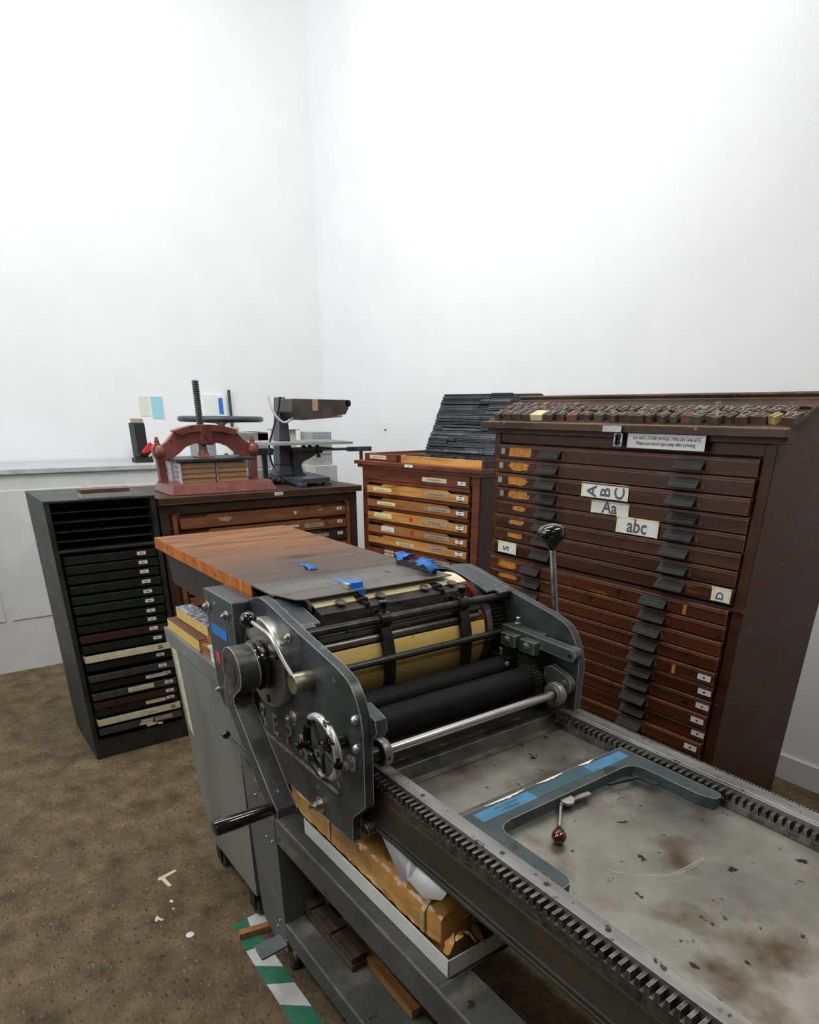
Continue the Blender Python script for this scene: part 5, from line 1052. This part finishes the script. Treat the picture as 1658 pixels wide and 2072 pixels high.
hd = m.build('head', 'head', st, .004)
m = MB().prism([(1.80, 1.583), (2.06, 1.600), (2.06, 1.609), (1.80, 1.593)], 'x', -3.67, -3.51); m.build('heater_plate', 'lightgrey', hd)
MB().cyl((-3.50, 2.095, 1.672), (-3.68, 2.095, 1.672), .018, n=24).build('head_knob', 'black', hd)
MB().box(-3.4995, -3.4985, 1.866, 1.900, 1.632, 1.69).build('tan_label', 'yellowtan', hd)
m = MB().tube(curve_pts([(-3.60, 1.655, 1.70), (-3.58, 1.672, 1.62), (-3.56, 1.715, 1.573), (-3.56, 1.765, 1.588), (-3.58, 1.80, 1.612)], 6), .006, 10); m.build('white_cable', 'cable_w', st)
m = MB().tube(curve_pts([(-3.62, 1.735, 1.70), (-3.62, 1.715, 1.62), (-3.60, 1.665, 1.52), (-3.58, 1.630, 1.44), (-3.56, 1.635, 1.35), (-3.50, 1.665, 1.285), (-3.46, 1.72, 1.25)], 6), .0058, 10); m.build('black_cable', 'black', st)
m = MB()
for k in range(4): m.torus((-3.70 + .02 * k, 1.66 + .004 * k, 1.250 + .006 * k), (.1, .05, 1), .055 - .006 * k, .0055, 36, 8)
single('cable_coil', m, 'black', 'black cable coil lying between the red book press and the bench machine', 'cable')
# bench arm behind with a long bar
lb = thing('bar_stand', (-3.91, 1.80, 1.243), 'grey metal T-bar stand behind the bench machine', 'stand')
m = MB().box(-3.925, -3.905, 1.72, 2.44, 1.400, 1.416); m.box(-3.935, -3.895, 2.33, 2.50, 1.392, 1.420); m.box(-3.93, -3.90, 1.66, 1.80, 1.385, 1.425); m.box(-3.925, -3.905, 1.73, 1.76, 1.248, 1.40); m.box(-3.93, -3.87, 1.70, 1.79, 1.243, 1.250); m.box(-3.925, -3.910, 2.42, 2.44, 1.30, 1.395)
m.build('bar', 'iron', lb, .002)

# ------------------------------------------------------------------ background counter and what stands on it
ct = thing('counter', (-5.2, .9, 0), 'white counter cabinet along the back wall behind the red book press', 'counter')
m = MB().box(-5.58, -4.92, -.9, 2.12, 0, 1.255); m.build('counter_body', 'counter', ct, .003)
MB().box(-5.585, -4.90, -.92, 2.14, 1.255, 1.285).build('counter_top', 'countertop', ct, .003)
for k in range(5):
    y = -.86 + .6 * k; MB().box(-4.92, -4.914, y, y + .56, .35, 1.16).build('counter_door', 'counter', ct, .002)
m = MB()
for k in range(5): m.box(-4.914, -4.905, -.30 + .6 * k - .12, -.30 + .6 * k - .02, 1.11, 1.125)
m.build('door_pull', 'lightgrey', ct)
m = MB().box(-5.40, -5.26, 1.375, 1.450, 1.285, 1.54, 0); m.box(-5.38, -5.27, 1.385, 1.445, 1.54, 1.57, 1)
single('black_upright_box', m, ['ink', 'grlabel'], 'tall narrow black box standing on the white counter at the far left', 'box', bevel=.003)
m = MB(); rnd = random.Random(2)
for k in range(9): p = Vector((-5.15 + rnd.uniform(-.03, .03), 1.36 + rnd.uniform(-.04, .05), 1.30 + rnd.uniform(0, .05))); m.cyl(p, p + Vector((rnd.uniform(-.04, .04), rnd.uniform(-.05, .05), rnd.uniform(-.01, .03))), .007, n=8)
m.box(-5.20, -5.10, 1.31, 1.43, 1.285, 1.315)
m.obox((-5.14, 1.42, 1.37), (0, .030, .030), (.02, 0, 0), (0, -.016, .016), 1)
single('red_black_tool', m, ['ink', 'reddot'], 'black tool with a red handle lying on the counter by the upright box', 'tool')
# small white machine, grey box
m = MB().box(-4.99, -4.93, 2.00, 2.13, 1.285, 1.395); m.box(-4.96, -4.93, 1.90, 1.92, 1.285, 1.34)
single('small_black_box', m, ['ink'], 'small black box on the counter seen under the arch of the red press', 'box', bevel=.003)
# far machine behind: proof press with handwheel
fm = thing('far_screw_press', (-4.45, 1.80, 0), 'grey machine with a big dark handwheel behind the red book press', 'machine')
m = MB().box(-4.62, -4.20, 1.50, 2.14, 0, 1.28); m.build('stand', 'greybox', fm, .004)
m = MB().box(-4.56, -4.30, 1.52, 1.60, 1.28, 1.48); m.box(-4.56, -4.30, 1.88, 1.96, 1.28, 1.50); m.box(-4.56, -4.30, 1.52, 1.96, 1.44, 1.50); m.build('press_frame', 'greybox', fm, .006)
m = MB().torus((-4.43, 1.70, 1.578), (0, .0, 1), .250, .0165, 64, 14)
for a in (20, 140, 260): m.tube([(-4.43, 1.70, 1.560), (-4.43 + .24 * math.cos(R_(a)), 1.70 + .24 * math.sin(R_(a)), 1.576)], .011, 10)
m.lathe([(.030, 0), (.030, .05)], (-4.43, 1.70, 1.545), (0, 0, 1), 24); m.cyl((-4.43, 1.70, 1.45), (-4.43, 1.70, 1.56), .022, n=20)
m.build('handwheel', 'iron', fm)
m = MB().box(-4.58, -4.30, 1.62, 1.76, 1.50, 1.53, 0); m.build('shelf_tray', 'cream', fm)
m = MB().box(-4.30, -4.22, 1.98, 2.12, 1.28, 1.515); m.box(-4.32, -4.20, 1.96, 2.14, 1.515, 1.525); m.lathe([(.03, 0), (.03, .02), (.02, .03)], (-4.26, 2.03, 1.525), (0, 0, 1), 20)
single('white_canister', m, 'lightgrey', 'white plastic container with lid behind the book press, right of the handwheel', 'container', bevel=.004)
m = MB().box(-4.30, -4.05, 2.16, 2.32, 0, 1.30, 0); m.box(-4.26, -4.09, 2.17, 2.31, 1.30, 1.505, 1); m.box(-4.088, -4.086, 2.185, 2.30, 1.37, 1.49, 1)
single('grey_wall_box', m, ['lightgrey', 'greybox'], 'grey box on a pale plinth between the red press and the bench machine', 'box', bevel=.003)
# wall papers and pipes
def note(nm, y0, y1, z0, z1, mat, lab, cat='note'): single(nm, MB().box(RX0, RX0 + .004, y0, y1, z0, z1), mat, lab, cat)
note('pale_note', 1.525, 1.595, 1.585, 1.72, 'notey', 'pale yellow note on the back wall, left of the cyan one')
note('cyan_note', 1.612, 1.70, 1.565, 1.72, 'notec', 'cyan sheet pinned to the back wall at the upper left')
single('wall_pipe', MB().cyl((RX0 + .03, 2.225, 1.285), (RX0 + .03, 2.225, 1.78), .012, n=12), 'iron', 'thin dark vertical pipe on the back wall behind the screw', 'pipe')
m = MB().box(RX0, RX0 + .02, 2.02, 2.20, 1.56, 1.74, 0); m.box(RX0 + .02, RX0 + .022, 2.135, 2.17, 1.60, 1.72, 1)
single('wall_panel', m, ['white', 'blue'], 'white notice with a blue mark on the wall behind the press screw', 'notice')
single('wall_hook', MB().lathe([(.006, 0), (.006, .01), (.003, .014)], (-4.62, RY1, 1.50), (0, -1, 0), 10), 'ink', 'tiny dark screw on the bare right wall', 'screw')

# ------------------------------------------------------------------ light
def area(name, loc, sx, sy, power, col=(1, 1, 1), look=None, spread=180):
    l = bpy.data.lights.new(name, 'AREA'); l.shape = 'RECTANGLE'; l.size = sx; l.size_y = sy; l.energy = power; l.color = col; l.spread = R_(spread)
    o = bpy.data.objects.new(name, l); COL.objects.link(o); o.location = loc
    d = (Vector(look) - Vector(loc)) if look else Vector((0, 0, -1)); o.rotation_euler = d.to_track_quat('-Z', 'Y').to_euler(); return o
def tube_fixture(x, y, z, ln, along, lab, power, col=(1, .97, .92)):
    t_ = thing('ceiling_lamp', (x, y, z), lab, 'lamp', 'hanging tube lamps')
    hx, hy = (ln / 2, .09) if along == 'x' else (.09, ln / 2)
    m = MB().box(x - hx, x + hx, y - hy, y + hy, z, z + .06); m.cyl((x - hx * .7, y - hy * .7 if along == 'y' else y, z + .06), (x - hx * .7, y - hy * .7 if along == 'y' else y, RH), .006, n=8); m.cyl((x + hx * .7, y + hy * .7 if along == 'y' else y, z + .06), (x + hx * .7, y + hy * .7 if along == 'y' else y, RH), .006, n=8)
    m.build('housing', 'lightgrey', t_); MB().box(x - hx * .96, x + hx * .96, y - hy * .75, y + hy * .75, z - .012, z).build('diffuser', 'lamp', t_)
    area('tube_light', (x, y, z - .03), 2 * hx * .96, 2 * hy * .75, power, col)
tube_fixture(-1.5, -.35, 3.0, 1.5, 'x', 'hanging tube lamp left of the press', 36)
tube_fixture(-.2, 1.6, 3.0, 1.5, 'y', 'hanging tube lamp over the far end of the bed', 30)
tube_fixture(.9, -.3, 3.1, 1.5, 'y', 'hanging tube lamp behind the camera', 14)
# lamp added just under the ceiling to whiten the upper walls
t_ = thing('ceiling_lamp', (-3.0, .9, 4.60), 'wide added ceiling lamp tilted to whiten the back corner of the room', 'lamp')
MB().box(-4.3, -1.7, .35, 1.45, 4.66, 4.74).build('housing', 'lightgrey', t_)
area('added_wall_wash', (-3.0, .9, 4.55), 3.0, 1.4, 330, (1, .99, .97), look=(-5.0, 2.9, 1.9))
area('window_daylight', ((WX0 + WX1) / 2, RY0 + .05, (WZ0 + WZ1) / 2), WX1 - WX0, WZ1 - WZ0, 50, (.90, .95, 1), look=((WX0 + WX1) / 2 - .3, 3, 1.6))
wd = bpy.data.worlds.new('world'); SC.world = wd; wd.use_nodes = True
wd.node_tree.nodes['Background'].inputs[0].default_value = (.8, .9, 1, 1); wd.node_tree.nodes['Background'].inputs[1].default_value = .6
SC.view_settings.view_transform = 'Standard'; SC.view_settings.look = 'None'; SC.view_settings.gamma = 1; SC.view_settings.exposure = -.95
SC.view_settings.use_curve_mapping = False
for o in SC.objects:
    if '_org' in o: del o['_org']
